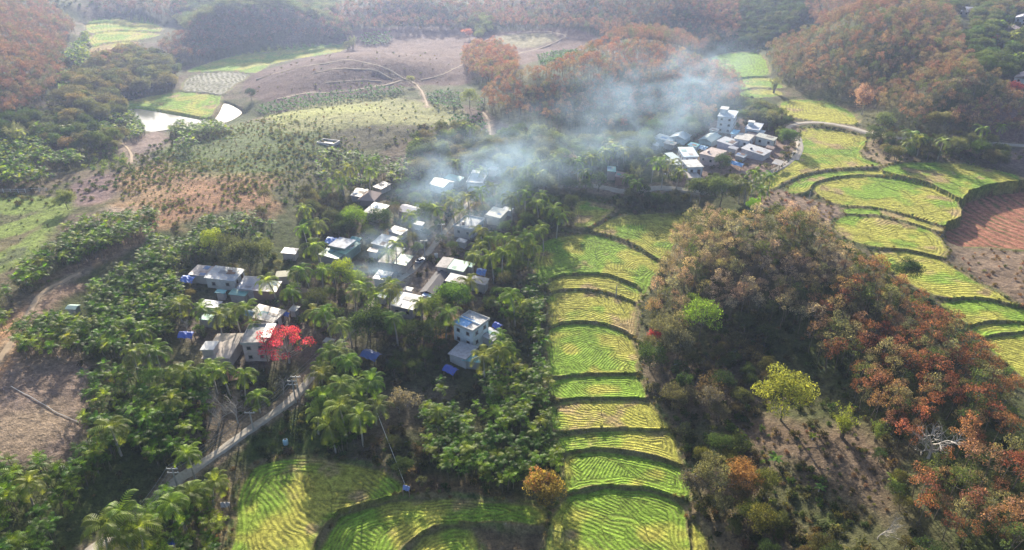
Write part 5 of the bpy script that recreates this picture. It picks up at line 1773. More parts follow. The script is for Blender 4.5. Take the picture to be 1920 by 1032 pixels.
WOODS = [   # outline, spacing, palette, size range
    ([(112, 150), (160, 105), (230, 90), (300, 90), (322, 115), (318, 150), (280, 172), (215, 200), (150, 215), (110, 200)], 5.2, [(.12, .13, .07), (.10, .12, .06), (.16, .15, .08)], (.8, 1.25)),
    ([(-60, 205), (60, 205), (130, 215), (200, 225), (220, 260), (130, 262), (40, 250), (-60, 245)], 5.0, GREENS, (.6, 1.0)),
    ([(325, 0), (420, -15), (620, -10), (615, 25), (520, 12), (430, 18), (350, 42)], 6.0, [(.10, .13, .07), (.13, .15, .08)], (.8, 1.2)),
    ([(780, 240), (850, 230), (910, 240), (925, 300), (880, 318), (800, 320), (770, 290)], 4.6, [(.12, .14, .07), (.09, .12, .05), (.15, .14, .08)], (.6, 1.0)),
    ([(925, 250), (980, 240), (1060, 248), (1130, 250), (1230, 230), (1330, 225), (1330, 250), (1230, 262), (1210, 300), (1120, 330), (1040, 345), (985, 350), (930, 320)], 4.8, [(.08, .12, .04), (.10, .13, .05), (.13, .14, .08), (.06, .10, .03)], (.65, 1.1)),
    ([(1180, 350), (1270, 345), (1300, 360), (1280, 400), (1200, 400), (1090, 375), (1060, 360)], 4.6, GREENS, (.5, .85)),
    ([(985, 380), (1050, 370), (1070, 400), (1060, 440), (1010, 460), (985, 430)], 4.4, GREENS, (.45, .75)),
    ([(1196, 610), (1240, 600), (1290, 620), (1300, 700), (1290, 800), (1300, 870), (1280, 850), (1255, 790), (1215, 730), (1196, 690)], 4.2, [(.06, .09, .035), (.09, .10, .05), (.15, .14, .09)], (.45, .8)),
    ([(1300, 610), (1400, 580), (1440, 600), (1450, 660), (1420, 760), (1350, 780), (1310, 720)], 4.8, [(.05, .075, .03), (.12, .10, .06), (.07, .09, .035)], (.4, .75)),
    ([(1285, 820), (1380, 800), (1430, 850), (1440, 930), (1420, 1010), (1330, 960), (1290, 930)], 4.2, [(.06, .09, .03), (.12, .13, .04), (.14, .12, .07)], (.4, .7)),
    ([(1430, 960), (1520, 960), (1600, 1000), (1720, 1010), (1900, 1020), (1960, 1080), (1420, 1090)], 4.6, [(.07, .08, .035), (.12, .10, .05), (.05, .075, .03)], (.4, .7)),
    ([(1640, 230), (1750, 240), (1860, 250), (1900, 290), (1820, 300), (1720, 290), (1650, 272)], 5.0, [(.08, .11, .045), (.13, .14, .07), (.06, .09, .035)], (.55, .95)),
    ([(1800, 60), (1850, 40), (1960, 40), (1980, 130), (1915, 140), (1860, 115), (1820, 85)], 5.6, [(.08, .12, .05), (.11, .14, .06), (.06, .09, .04)], (.7, 1.2)),
    ([(1375, 10), (1420, -25), (1540, -40), (1500, 30), (1440, 70), (1385, 70)], 5.6, [(.06, .09, .04), (.08, .11, .05)], (.6, 1.0)),
    ([(1385, 180), (1430, 185), (1480, 200), (1480, 228), (1420, 225), (1380, 205)], 4.6, [(.14, .16, .07), (.10, .13, .05)], (.55, .95)),
    ([(460, 560), (560, 545), (640, 570), (640, 620), (600, 640), (590, 600), (560, 590), (520, 570)], 4.6, GREENS, (.45, .8)),
    ([(590, 400), (650, 390), (660, 430), (600, 440), (570, 420)], 4.6, GREENS, (.45, .8)),
    ([(680, 600), (740, 590), (840, 600), (840, 680), (760, 700), (690, 680)], 4.4, [(.05, .08, .028), (.07, .10, .035)], (.45, .8)),
    ([(700, 800), (790, 800), (800, 880), (760, 900), (690, 880)], 5.6, [(.05, .08, .028), (.09, .09, .05)], (.35, .6)),
    ([(550, 350), (640, 350), (650, 390), (570, 390)], 4.8, [(.08, .10, .05), (.12, .12, .07)], (.45, .75)),
    ([(1640, 830), (1690, 860), (1700, 960), (1720, 1000), (1690, 1000), (1670, 900)], 3.8, [(.05, .085, .03), (.12, .12, .05)], (.35, .55)),
    ([(880, 30), (915, 20), (925, 45), (890, 62)], 4.5, [(.16, .19, .08)], (.6, .9)),
    ([(612, 30), (650, 40), (655, 75), (640, 80), (618, 60)], 5., [(.12, .15, .07)], (.6, .9)),
]
WOODS += [
    ([(1700, -30), (1980, -40), (1980, 48), (1880, 38), (1830, 34), (1785, 5)], 5.5, [(.08, .12, .06), (.11, .13, .07), (.15, .13, .09)], (.7, 1.1)),
    ([(640, 400), (700, 350), (860, 310), (960, 330), (1000, 400), (990, 480), (900, 600), (820, 640), (720, 600), (640, 560), (590, 500)], 4.4, [(.08, .13, .04), (.11, .15, .05), (.15, .17, .06), (.13, .12, .07)], (.35, .62)),
    ([(350, 480), (560, 480), (600, 560), (560, 620), (520, 600), (440, 660), (330, 640), (330, 560)], 5.2, [(.08, .13, .04), (.11, .15, .05), (.15, .14, .08)], (.35, .6)),
    ([(1240, 240), (1480, 225), (1500, 280), (1440, 340), (1260, 345)], 5.0, [(.08, .12, .05), (.11, .14, .06)], (.28, .5)),
]
for poly, sp, pal, (s0, s1) in WOODS:
    x, y = scatter(poly, 5 * s1, sp * .8)
    pool('broad', x, y, pal, s0 * .75, s1 * .82, 6.5)

PALMS = [   # crown centres seen in the photograph (px, py, size)
    (595, 458, 1.1), (510, 520, 1), (463, 577, 1), (440, 577, .9), (405, 582, .9), (428, 572, .8), (575, 503, 1), (600, 502, .9), (556, 512, .8), (612, 578, 1), (585, 588, .95), (625, 505, .8),
    (205, 793, 1), (180, 985, 1.05), (217, 962, 1.05), (360, 914, .95), (388, 905, .8), (252, 990, 1), (232, 1003, .9), (330, 932, .9), (480, 738, .8), (592, 690, .8), (245, 662, .95), (292, 662, .95), (266, 622, .9),
    (330, 565, .9), (366, 578, .9), (638, 658, 1), (615, 652, .9), (660, 668, .9), (645, 690, .9), (742, 602, 1), (789, 572, .9), (834, 588, .9), (726, 540, .95), (737, 528, .9), (690, 532, 1), (662, 545, .95), (700, 548, .9),
    (966, 548, 1.05), (985, 568, .9), (955, 648, 1), (940, 625, .8), (908, 668, 1), (930, 655, .9), (958, 665, .8), (869, 525, 1), (885, 478, .9), (772, 405, .9), (740, 456, .9), (730, 470, .8), (826, 388, 1), (850, 378, 1), (880, 365, 1), (905, 352, .95),
    (840, 362, .9), (920, 350, .9), (860, 395, .9), (960, 372, 1), (985, 362, 1), (1010, 378, 1), (1035, 385, .95), (1020, 365, .9), (1045, 400, .9), (940, 470, 1), (920, 445, 1), (900, 455, .9), (960, 450, 1), (980, 440, 1), (925, 478, .9), (965, 472, .9), (990, 460, .95), (945, 440, .9), (905, 430, .9),
    (990, 312, 1), (1010, 302, 1), (1030, 295, 1), (1048, 302, .9), (965, 315, .9), (1020, 320, .9), (1150, 268, 1), (1160, 275, 1), (1142, 282, .95), (1172, 278, .9), (1130, 278, .9), (1240, 296, .9), (1254, 302, .9), (1272, 318, .9), (1225, 300, .9),
    (1416, 324, 1), (1430, 334, 1), (1402, 345, .95), (1446, 328, .9), (1424, 352, .9), (1392, 338, .8), (1712, 248, 1), (1698, 262, .9), (1730, 256, .9), (1770, 260, .9), (1850, 240, .9), (1880, 235, .8),
    (672, 300, .9), (655, 310, .9), (640, 325, .9), (690, 320, .9), (700, 295, .9), (620, 300, .85), (780, 262, .8), (870, 232, .8), (880, 240, .8), (640, 340, .8), (612, 345, .9), (572, 385, .9), (590, 415, .9), (570, 420, .8), (480, 445, .8),
    (340, 690, .9), (395, 690, .9), (418, 690, .9), (450, 700, .8), (365, 705, .8), (310, 750, .8), (352, 852, .8), (545, 540, .8), (640, 600, .9), (655, 612, .9), (480, 610, .7), (1110, 290, .9), (1085, 300, .9), (1100, 318, .8), (900, 318, .8), (875, 305, .8), (850, 300, .8),
    (600, 700, .95), (628, 715, 1.05), (655, 730, 1), (680, 712, 1), (600, 740, 1), (640, 755, 1.05), (672, 768, 1), (590, 770, .95), (700, 750, .9), (620, 790, 1), (1000, 430, .9), (1020, 425, .85),
    (1870, 70, .9), (1890, 80, .9), (1905, 62, .9), (1915, 100, .9), (1850, 50, .9), (1880, 40, .9), (1900, 105, .9), (1865, 100, .8), (150, 90, .9), (160, 60, .9), (120, 240, .9), (60, 235, .9), (30, 245, .9), (1300, 340, .8), (1190, 340, .8), (1180, 330, .8), (40, 900, .8), (820, 770, .7)]
CT = [(.14, .20, .035), (.11, .18, .03), (.17, .21, .05), (.14, .18, .06)]
pp = np.array(PALMS)
for i, (px, py, s) in enumerate(PALMS):
    v = i % 5
    hc = (5.6 + v * .7) * s * .97
    x, y = G1(px, py, hc)
    z = float(hfull([x], [y])[0])
    t = tint_of(random.choice(CT), .1)
    put_tree('coconut_palm', 'coconut palm', 'coconut palms around the villages', COC[v], x, y, z, s * .92, t, 'coconut palm')

# named single trees: px, py of the crown centre, prototype, scale, tint, label
SINGLES = [
    (690, 600, BRDB[0], .85, (.06, .10, .03), 'dense round dark green tree left of the big white square roof', 6),
    (850, 552, BRDB[1], .8, (.09, .17, .035), 'rich green mango tree right of the big white square roof', 6),
    (826, 575, BRD[0], .8, (.10, .15, .04), 'green tree with yellowish side, just below the rich green mango tree', 5),
    (462, 478, BRDB[0], .85, (.09, .11, .055), 'large grey green tree above the long pale blue roof', 5.5),
    (432, 462, BRD[1], .8, (.10, .12, .06), 'smaller grey green tree beside the large one above the western row', 5),
    (400, 452, BRD[2], .75, (.26, .32, .04), 'bright yellow green tree above the betel palms, west of the village', 5),
    (490, 470, BRD[3], .75, (.15, .18, .08), 'pale green tree right of the large grey green tree', 5),
    (664, 405, BRD[0], .8, (.16, .26, .04), 'bright green round tree below the thatched hut', 4.5),
    (712, 408, BRD[1], .75, (.05, .09, .04), 'dark dome shaped tree right of the bright green round tree', 4.5),
    (796, 400, BRD[2], .75, (.11, .16, .05), 'green tree beside the pink walled house', 4.5),
    (1320, 578, BRDX[7], .95, (.19, .30, .05), 'tall lime green tree at the dark foot of the rubber grove', 8),
    (1300, 555, BRDX[6], .6, (.20, .29, .05), 'small lime green crown just behind the tall lime green tree', 6),
    (1478, 728, BRD[2], 1.2, (.25, .27, .06), 'big rounded yellow green tree in the shaded hollow', 5.5),
    (1414, 382, BRD[0], .5, (.22, .40, .03), 'brilliant green little tree behind the top of the rubber grove', 5),
    (1700, 514, BRDB[0], .6, (.05, .09, .035), 'dark round tree at the edge of the right hand paddies', 4),
    (1250, 612, BRD[1], .95, (.17, .17, .10), 'silvery olive tree beside the paddy column', 6),
    (1275, 640, BRD[3], .8, (.15, .15, .10), 'second silvery olive tree, below the first beside the paddy column', 5),
    (1222, 660, BRD[0], .75, (.06, .10, .03), 'dark leafy tree with a few red blossoms beside the paddy column', 5),
    (1355, 352, BRDB[1], .95, (.10, .14, .06), 'broad spreading tree below the far village', 5.5),
    (1315, 355, BRDB[0], .85, (.11, .15, .07), 'broad tree left of the spreading tree below the far village', 5),
    (1376, 345, BRD[2], .7, (.15, .17, .09), 'pale crowned tree right of the spreading tree below the far village', 5),
    (1355, 306, BRD[1], .72, (.06, .10, .05), 'round dark tree inside the far village beside the blue tarpaulin', 4),
    (1385, 220, BRD[3], .6, (.08, .12, .06), 'bushy tree right of the white three-storey house', 4),
    (1478, 258, BRDB[1], .72, (.09, .15, .06), 'dense tree at the ring road bend of the far village', 5),
    (1475, 228, BRD[0], .5, (.07, .11, .05), 'small dark tree above the ring road bend', 3.5),
    (122, 375, BRDB[0], .55, (.18, .22, .09), 'slender pale green tree at the edge of the green meadow', 5),
    (470, 176, BRD[1], .62, (.045, .08, .05), 'dark round tree alone between the pond and the bare hill', 4),
    (770, 150, BRD[3], .5, (.22, .24, .12), 'slim pale tree where the footpath leaves the bare hill', 4),
    (880, 180, BRD[2], .9, (.17, .21, .10), 'pale green feathery tree at the corner of the middle rubber wood', 6),
    (495, 368, BRD[0], .5, (.13, .13, .08), 'grey brown tree at the top of the orange slope', 4),
    (645, 508, BRD[2], .75, (.26, .33, .04), 'yellow green tree cluster left of the cream and green roofs', 5),
    (662, 520, BRD[3], .65, (.22, .30, .04), 'second yellow green tree beside the cluster left of the cream roof', 5),
    (1395, 888, BRD[0], .75, (.28, .16, .07), 'orange brown tree in the thicket at the bottom of the picture', 5),
    (1345, 890, BRD[1], .8, (.19, .19, .10), 'grey leafed tree left of the orange brown tree', 5),
    (1440, 690, BRD[2], .5, (.12, .12, .05), 'olive tree left of the big rounded yellow green tree', 4),
    (940, 300, BRD[3], .8, (.14, .16, .07), 'olive tree in thin smoke above the village', 5),
    (1010, 248, BRD[2], .95, (.14, .17, .08), 'feathery bamboo like tree in front of the middle rubber wood', 6),
    (1035, 252, BRD[1], .9, (.13, .16, .08), 'second feathery tree in front of the middle rubber wood', 6),
    (1660, 225, BRD[0], .85, (.12, .16, .07), 'green round tree at the foot of the right rubber hill', 5),
    (1760, 225, BRDB[1], .8, (.15, .15, .08), 'olive brown tree at the foot of the right rubber hill', 5.5),
    (285, 712, BRD[3], .6, (.12, .20, .05), 'fresh green tree with dense leaves among the western betel palms', 5),
    (228, 250, BRD[2], .7, (.13, .13, .07), 'greyish tree on the bank left of the pond', 5),
    (125, 268, BRD[1], .7, (.20, .15, .10), 'brownish half bare tree among the left hand palms', 5),
    (490, 400, BRD[1], .45, (.10, .11, .06), 'small dull tree at the foot of the orange slope', 4),
]
for px, py, pr, s, t, lb, hc in SINGLES:
    x, y = G1(px, py, hc * s)
    z = float(hfull([x], [y])[0])
    e = link('broadleaf_tree', None, None, (x, y, z))
    e.rotation_euler = (0, 0, random.uniform(0, 6.28))
    e.scale = (s, s, s)
    tag(e, lb, 'tree')
    link('trunk', pr[0], e)
    c = link('crown', pr[1], e)
    c['tint'] = t
    HOLES.append((x, y, 3.0 * s))
    PROT.append((px, py, 14))
LM['tall lime green tree'] = G1(1320, 578, 8)
LM['big yellow green tree'] = G1(1478, 728, 5)
LM['dark round tree by the paddies'] = G1(1700, 514, 3)
LM['pale tree by the meadow'] = G1(122, 375, 3)

# the lone rust and green dome tree by the lower paddies: two-coloured crown
pr = broad(950, 4.0, 7.0, 10, .40, 46)
x, y = G1(1024, 905, 4.5)
z = float(hfull([x], [y])[0])
e = link('broadleaf_tree', None, None, (x, y, z))
e.scale = (.82, .82, .9)
tag(e, 'dome shaped tree turning orange on top, alone at the corner of the lower paddies', 'tree')
link('trunk', pr[0], e)
c = link('crown', pr[1], e)
c['tint'] = (.26, .20, .06)
rs = np.random.default_rng(5)
cc = [(rs.normal() * 1.2 - .8, rs.normal() * 1.2, rs.uniform(5.2, 6.6)) for _ in range(9)]
V, Fq, L = blob_crown(rs, cc, [1.25] * 9, 40, .36, .5, .6, .6, .6)
o = link('orange_leaves', leaf_mesh('orange_leaves', V, Fq, L, LEAF), c)
o['tint'] = (.34, .17, .08)
LM['orange topped dome tree'] = (x, y)
HOLES.append((x, y, 4))

# red flowering tree
x, y = G1(537, 650, 4.0)
z = float(hfull([x], [y])[0])
e = link('flowering_tree', None, None, (x, y, z))
tag(e, 'coral red flowering tree with bare branches, beside the terrace house', 'tree')
rs = np.random.default_rng(8)
cents = []
for i in range(46):
    a_ = rs.uniform(0, 6.28)
    rr = 4.9 * rs.uniform(.1, 1) ** .6
    cents.append(np.array((math.cos(a_) * rr, math.sin(a_) * rr * .9, 6.4 - .085 * rr * rr + rs.normal() * .7)))
lines = [(np.array([(0, 0, -.3), (.1, 0, 1.2), (0, .15, 2.4)]), np.array([.3, .22, .16]))]
for c_ in cents:
    st = np.array((0, .1, rs.uniform(1.2, 2.4)))
    md = st * .5 + c_ * .5 + np.array((0, 0, rs.uniform(-.6, .2)))
    lines.append((np.stack([st, (st + md) / 2 + rs.normal(size=3) * .15, md, c_]), np.array([.10, .075, .05, .02])))
Vw, Fw = tube_np(lines)
link('trunk', mesh_np('blossom_trunk', Vw, Fw, [BARK_PALE], smooth=True), e)
V, Fq, L = blob_crown(rs, cents, rs.uniform(.6, 1.2, len(cents)), 95, .24, .3, .7, .2, .6)
o = link('crown', leaf_mesh('blossom_crown', V, Fq, L, BLOSSOM), e)
o['tint'] = (.60, .07, .12)
P = np.array(cents)[rs.integers(0, len(cents), 420)] + rs.normal(size=(420, 3)) * .55 - np.array((0, 0, .5))
V, Fq = leaf_quads(P, .34, rs)
o = link('foliage', leaf_mesh('blossom_foliage', V, Fq, rs.uniform(.75, 1.3, len(Fq)), LEAF), e)
o['tint'] = (.14, .16, .05)
LM['red flowering tree'] = (x, y)
HOLES.append((x, y, 5))
PROT.append((537, 645, 48))
# other blossoming / bare trees
BTREES = [(1760, 812, 1.3, 2, mat('white_bark', (.40, .37, .34), amt=.3), None, 'big leafless white branched tree between the two rust coloured woods'), (1622, 192, 1.25, 1, BARK_PALE, (.42, .26, .22), 'tall thin tree with pinkish crown and pale trunk beside the upper valley field'),
          (345, 610, .5, 1, BARK_PALE, None, 'little leafless tree beside the deep blue tarpaulin'), (745, 745, .85, 0, BARK_PALE, (.22, .19, .13), 'pale half bare tree beside the shaded village plot'), (400, 778, .95, 0, BARK_PALE, None, 'leafless tangled tree by the lower road'),
          (440, 765, .9, 1, BARK_PALE, None, 'leafless tree right of the tangled one by the lower road'), (415, 745, .8, 2, BARK_PALE, None, 'leafless tree above the tangled one by the lower road'), (528, 720, .6, 0, BARK_PALE, None, 'small bare tree near the village entrance poles'), (1655, 985, .7, 2, BARK_PALE, None, 'small bare white tree at the foot of the dry slope'),
          (1320, 905, .8, 1, BARK_PALE, (.15, .13, .09), 'grey bare branched tree left of the orange brown tree'), (1245, 690, .7, 0, BARK, None, 'bare grey tree under the silvery olive trees'), (1228, 628, .6, 1, BARK, (.45, .06, .06), 'small red blossoming tree beside the paddy column'),
          (1345, 740, .8, 2, BARK, (.15, .13, .09), 'half bare tree in the shaded hollow'), (1865, 75, .9, 1, BARK, (.55, .14, .13), 'pinkish red blossoming tree in the far right woods'), (1900, 160, .9, 0, BARK, (.6, .16, .16), 'rosy blossoming tree beside the red and white roof'),
          (470, 610, .5, 0, BARK_PALE, (.30, .20, .15), 'dry brown tree beside the clay roofed house'), (1075, 300, .8, 1, BARK_PALE, (.26, .20, .18), 'dry pinkish tree in the smoke by the lane'), (880, 60, .9, 0, BARK, (.5, .2, .15), 'reddish bare tree at the edge of the far bare slope')]
for px, py, s, v, bk, t, lb in BTREES:
    x, y = G1(px, py, 4 * s)
    z = float(hfull([x], [y])[0])
    me, tips = bare(960 + v * 7 + int(px) % 5, 8.0, 3, bk, .16 if s < 1.2 else .24, 3)
    e = link('bare_tree', None, None, (x, y, z))
    e.scale = (s, s, s * (1.35 if px == 1622 else .95))
    e.rotation_euler = (0, 0, px)
    tag(e, lb, 'tree')
    link('trunk', me, e)
    if t:
        tp = np.array([q for q in tips if q[2] > 2.5])
        P = np.repeat(tp, 9, 0) + rs.normal(size=(len(tp) * 9, 3)) * .35
        V, Fq = leaf_quads(P, .34, rs)
        o = link('crown', leaf_mesh('thin_crown', V, Fq, rs.uniform(.75, 1.3, len(Fq)), BLOSSOM), e)
        o['tint'] = t
    HOLES.append((x, y, 2))
    PROT.append((px, py, 40 if px == 1760 else 13))
LM['leafless white tree'] = G1(1760, 812, 4)
# bamboo clumps
for i, (px, py, s, t, lb) in enumerate([(1590, 782, .72, (.21, .25, .045), 'upright yellow green bamboo clump right of the big yellow green tree'), (1650, 800, .5, (.16, .22, .06), 'small feathery bamboo beside the upright bamboo clump'),
                                        (250, 110, 1.2, (.17, .18, .09), 'large arching bamboo clump in the woods left of the valley fields'), (290, 130, 1.15, (.15, .17, .09), 'arching bamboo clump above the pond corner'), (270, 150, 1.1, (.15, .17, .09), 'lower bamboo clump left of the pond fields'),
                                        (190, 180, 1.0, (.16, .18, .10), 'bamboo clump beside the left rubber hill'), (20, 240, 1.0, (.17, .19, .12), 'pale bamboo clump at the left edge of the picture'), (660, 72, .9, (.17, .20, .10), 'light bamboo at the end of the far valley field'),
                                        (905, 35, .9, (.19, .22, .10), 'light green bamboo between the far rubber woods'), (985, 255, .9, (.16, .19, .09), 'bamboo clump leaning over the path to the village'), (1230, 590, .7, (.15, .16, .09), 'grey bamboo at the left foot of the rubber grove'),
                                        (1455, 150, .9, (.18, .20, .10), 'bamboo at the left foot of the right rubber hill'), (1000, 300, .8, (.15, .18, .07), 'bamboo clump behind the smoky coconut palms'), (1190, 320, .9, (.13, .15, .09), 'hazy bamboo clump beside the lane under the smoke')]):
    x, y = G1(px, py, 6 * s)
    z = float(hfull([x], [y])[0])
    e = link('bamboo_clump', None, None, (x, y, z))
    e.scale = (s, s, s)
    e.rotation_euler = (0, 0, i)
    tag(e, lb, 'bamboo')
    link('culms', BMB[i % 2][0], e)
    c = link('crown', BMB[i % 2][1], e)
    c['tint'] = t
    HOLES.append((x, y, 2.5 * s))

# crops and bushes
x, y = scatter([(480, 198), (560, 182), (660, 168), (760, 163), (775, 175), (700, 182), (600, 196), (500, 212), (478, 210)], 1, 2.6, .4)
pool('banana', x, y, [(.07, .15, .035), (.05, .12, .03)], .8, 1.2, 2)
for poly in ([(803, 175), (850, 172), (905, 185), (905, 212), (850, 205), (806, 195)], [(850, 218), (905, 215), (915, 245), (880, 250), (845, 240)], [(1010, 105), (1060, 95), (1085, 100), (1040, 120), (1015, 120)], [(680, 65), (730, 62), (730, 82), (680, 82)]):
    x, y = scatter(poly, 1, 2.6, .4)
    pool('banana', x, y, [(.07, .15, .045), (.05, .12, .035)], .8, 1.3, 2)
x, y = scatter([(420, 410), (500, 395), (520, 410), (505, 440), (440, 430)], 1, 3.0, .8)
pool('banana', x, y, [(.08, .15, .04)], .8, 1.2, 2)
x, y = scatter([(640, 900), (800, 880), (830, 920), (760, 945)], 1, 5.0, .9)
pool('banana', x, y, [(.14, .22, .05)], .7, 1.1, 2)
x, y = scatter([(1400, 780), (1500, 790), (1560, 800), (1650, 850), (1700, 990), (1560, 1000), (1400, 960)], 1, 9.0, .9)
pool('banana', x, y, [(.12, .22, .05), (.2, .26, .05)], .6, 1.0, 2)
for poly, sp in (([(230, 310), (330, 285), (450, 230), (560, 225), (640, 260), (560, 330), (500, 350), (400, 360), (300, 390), (232, 370)], 2.9), ([(420, 350), (480, 335), (500, 370), (420, 385), (310, 400), (300, 380)], 2.2), ([(560, 270), (700, 250), (780, 262), (740, 290), (600, 300)], 3.2)):
    x, y = scatter(poly, .5, sp * .62, 1.0, patchy=.5)
    pool('cassava', x, y, [(.14, .16, .06), (.18, .17, .08), (.10, .13, .05)], .25, .75, 1)
x, y = scatter([(138, 290), (165, 270), (215, 268), (238, 290), (232, 312), (190, 322), (145, 312)], .5, 3.1, .3)
pool('mound', x, y, [(.15, .20, .07)], .9, 1.2, 1)

SPEC = {
    'rubber': ('rubber_tree', 'rubber tree', 'rubber trees of the hillside plantations', RUB, 'rubber tree', 300),
    'areca': ('betel_palm', 'betel palm', 'betel palms planted around the village', ARE, 'betel palm', 300),
    'broad': ('broadleaf_tree', 'tree', 'mixed broadleaf trees', BRDX, 'broadleaf tree', 240),
    'banana': ('banana_plant', 'banana plant', 'banana plants', BAN, 'banana plant', 300),
    'cassava': ('crop_bush', 'bush', 'crop bushes on the orange slope', SHR, 'crop bush', 290),
    'mound': ('hedge_mound', 'bush', 'round bushes in rows on the left slope', SHR, 'round bush', 290),
}
STUFFL = {'rubber': ('distant_rubber_wood', 'far plantation of rubber trees in tan and rust covering the hills', 'rubber wood'), 'areca': ('betel_palm_grove', 'dense dark green betel palm groves further off', 'palm grove'),
          'broad': ('distant_woodland', 'far mixed green woodland between the hills', 'woodland'), 'banana': ('banana_rows', 'far rows of banana plants along the field edges', 'banana rows'), 'cassava': ('crop_cover', 'sparse crop bushes dotted over the far slope', 'crops'), 'mound': ('bush_rows', 'further rows of round bushes', 'bushes')}
for kind, lst in POOL.items():
    nm, cat, grp, prs, dsc, cap = SPEC[kind]

    def showing(q):
        px, py = proj(q[0], q[1], q[2] + 4)
        return (0 if (0 < px < 1920 and 0 < py < 1032) else 1, q[0] ** 2 + q[1] ** 2 + (CZ - q[2]) ** 2)
    def clear(q):
        if any((q[0] - a) ** 2 + (q[1] - b) ** 2 < c * c for a, b, c in HOLES): return False
        px, py = proj(q[0], q[1], q[2] + 5 * q[3])
        return not any((px - a) ** 2 + (py - b) ** 2 < c * c for a, b, c in PROT)
    lst = [q for q in lst if clear(q)]
    lst.sort(key=showing)
    for i, (x, y, z, s, t) in enumerate(lst[:cap]):
        d = cname(t) + ' ' + dsc
        pr = prs[i % len(prs)]
        if kind in ('rubber', 'areca', 'broad'):
            put_tree(nm, cat, grp, pr, x, y, z, s, t, d)
        else:
            put_plant(nm, cat, grp, pr, x, y, z, s, t, d)
    rest = lst[cap:]
    if rest:
        a = np.array([(q[0], q[1], q[2]) for q in rest])
        ms = [pr[2] if isinstance(pr, tuple) else pr for pr in prs]
        n2, lb, ct = STUFFL[kind]
        stuff(n2, lb, ct, ms, a, [q[3] for q in rest], np.array([q[4] for q in rest]), .06)
    print(kind, len(lst))

# ------------------------------------------------------------------ undergrowth and grass
UX, UY, UT, US = [], [], [], []


def under(poly, hc, sp, pal, s0=.5, s1=1.2, keep=1.0):
    x, y = scatter(poly, hc, sp, 1.0, .5, keep)
    UX.extend(x); UY.extend(y)
    UT.extend([tint_of(random.choice(pal), .2) for _ in x])
    US.extend(R.uniform(s0, s1, len(x)))


UG = [(.05, .075, .025), (.075, .09, .035), (.10, .10, .055), (.04, .06, .02)]
UD = [(.16, .12, .07), (.12, .10, .06), (.07, .085, .035)]
for tf, sp, poly in RUBBER[:2]: under(poly, 1, 2.6, UG + UD)
for sp, poly in ARECA: under(poly, .8, 3.2, UG, .4, .9)
for poly, sp, pal, ss in WOODS: under(poly, .8, 2.8, UG + [(.10, .09, .05)], .6, 1.3)
under([(560, 640), (760, 640), (1000, 560), (1020, 700), (1050, 880), (900, 930), (740, 900), (620, 870), (480, 860), (420, 700)], .5, 3.0, UG, .4, 1.1)
under([(640, 340), (1000, 300), (1020, 480), (1000, 640), (640, 640), (560, 500)], .5, 3.2, UG + UD, .35, .9)
under([(1300, 600), (1440, 570), (1540, 640), (1640, 740), (1700, 800), (1640, 850), (1400, 800), (1280, 860), (1200, 700)], .5, 2.4, UG, .4, 1.1)
under([(1270, 850), (1400, 830), (1480, 880), (1600, 950), (1700, 990), (1960, 1010), (1960, 1090), (1320, 1090), (1290, 960)], .5, 2.4, UG + UD, .35, 1.0)
under([(1240, 230), (1500, 220), (1640, 215), (1900, 270), (1900, 300), (1640, 300)], .5, 3.6, UG, .4, 1.0)
under([(160, 660), (420, 660), (560, 640), (600, 760), (520, 800), (440, 860), (330, 920), (250, 980), (100, 1060), (180, 860), (170, 760)], .5, 3.0, UG + UD, .3, .9)
under([(370, 950), (445, 860), (445, 1050), (365, 1070)], .3, 1.6, [(.12, .13, .05), (.17, .14, .08)], .2, .55)
under([(430, 690), (560, 680), (650, 760), (640, 855), (470, 865), (420, 840)], .3, 2.6, UG, .3, .8)
under([(500, 215), (700, 180), (860, 210), (830, 250), (600, 270), (450, 240)], .3, 4.5, [(.2, .2, .09), (.12, .14, .06)], .25, .6)
under([(560, 110), (850, 100), (900, 150), (780, 160), (560, 190), (470, 170)], .3, 10.0, [(.10, .09, .05), (.15, .13, .08)], .25, .7)
under([(620, 150), (680, 140), (700, 165), (600, 175)], .3, 3.0, [(.12, .15, .07)], .3, .7)
under([(1785, 466), (1960, 466), (1960, 600), (1880, 560), (1800, 500)], .3, 3.2, [(.22, .14, .09), (.14, .12, .06), (.26, .16, .10)], .25, .7)
under([(1390, 820), (1480, 860), (1560, 900), (1640, 1000), (1600, 1040), (1430, 1000), (1380, 900)], .4, 1.6, UG + [(.10, .14, .04), (.14, .13, .05)], .25, .9)
under([(1400, 780), (1500, 790), (1680, 850), (1710, 960), (1600, 980), (1400, 860)], .2, 1.8, [(.15, .14, .06), (.18, .13, .08), (.10, .12, .045)], .2, .55)
under([(230, 310), (450, 230), (620, 225), (640, 300), (520, 400), (300, 420), (225, 370)], .2, 2.0, [(.14, .15, .06), (.17, .14, .08), (.09, .13, .04), (.12, .16, .05)], .12, .5)
under([(220, 300), (330, 280), (400, 300), (360, 340), (260, 340)], .2, 1.9, [(.10, .15, .05), (.16, .18, .08)], .2, .6)
under([(540, 260), (640, 255), (680, 300), (640, 400), (560, 400), (500, 340)], .2, 2.4, [(.08, .12, .04), (.12, .14, .06)], .25, .8)
under([(0, 380), (120, 370), (120, 420), (40, 500), (0, 510)], .2, 3.8, [(.10, .13, .045)], .15, .4)
under([(1420, 350), (1580, 380), (1600, 430), (1560, 430), (1420, 390)], .2, 2.6, [(.14, .12, .06), (.2, .14, .09)], .3, .7)
under([(-60, 330), (150, 330), (230, 300), (330, 250), (320, 290), (150, 380), (-60, 370)], .5, 3.2, UG, .5, 1.1)
under([(-60, 160), (130, 100), (180, 120), (330, 90), (330, 160), (240, 200), (200, 260), (-60, 260)], .5, 3.4, UG, .6, 1.4)
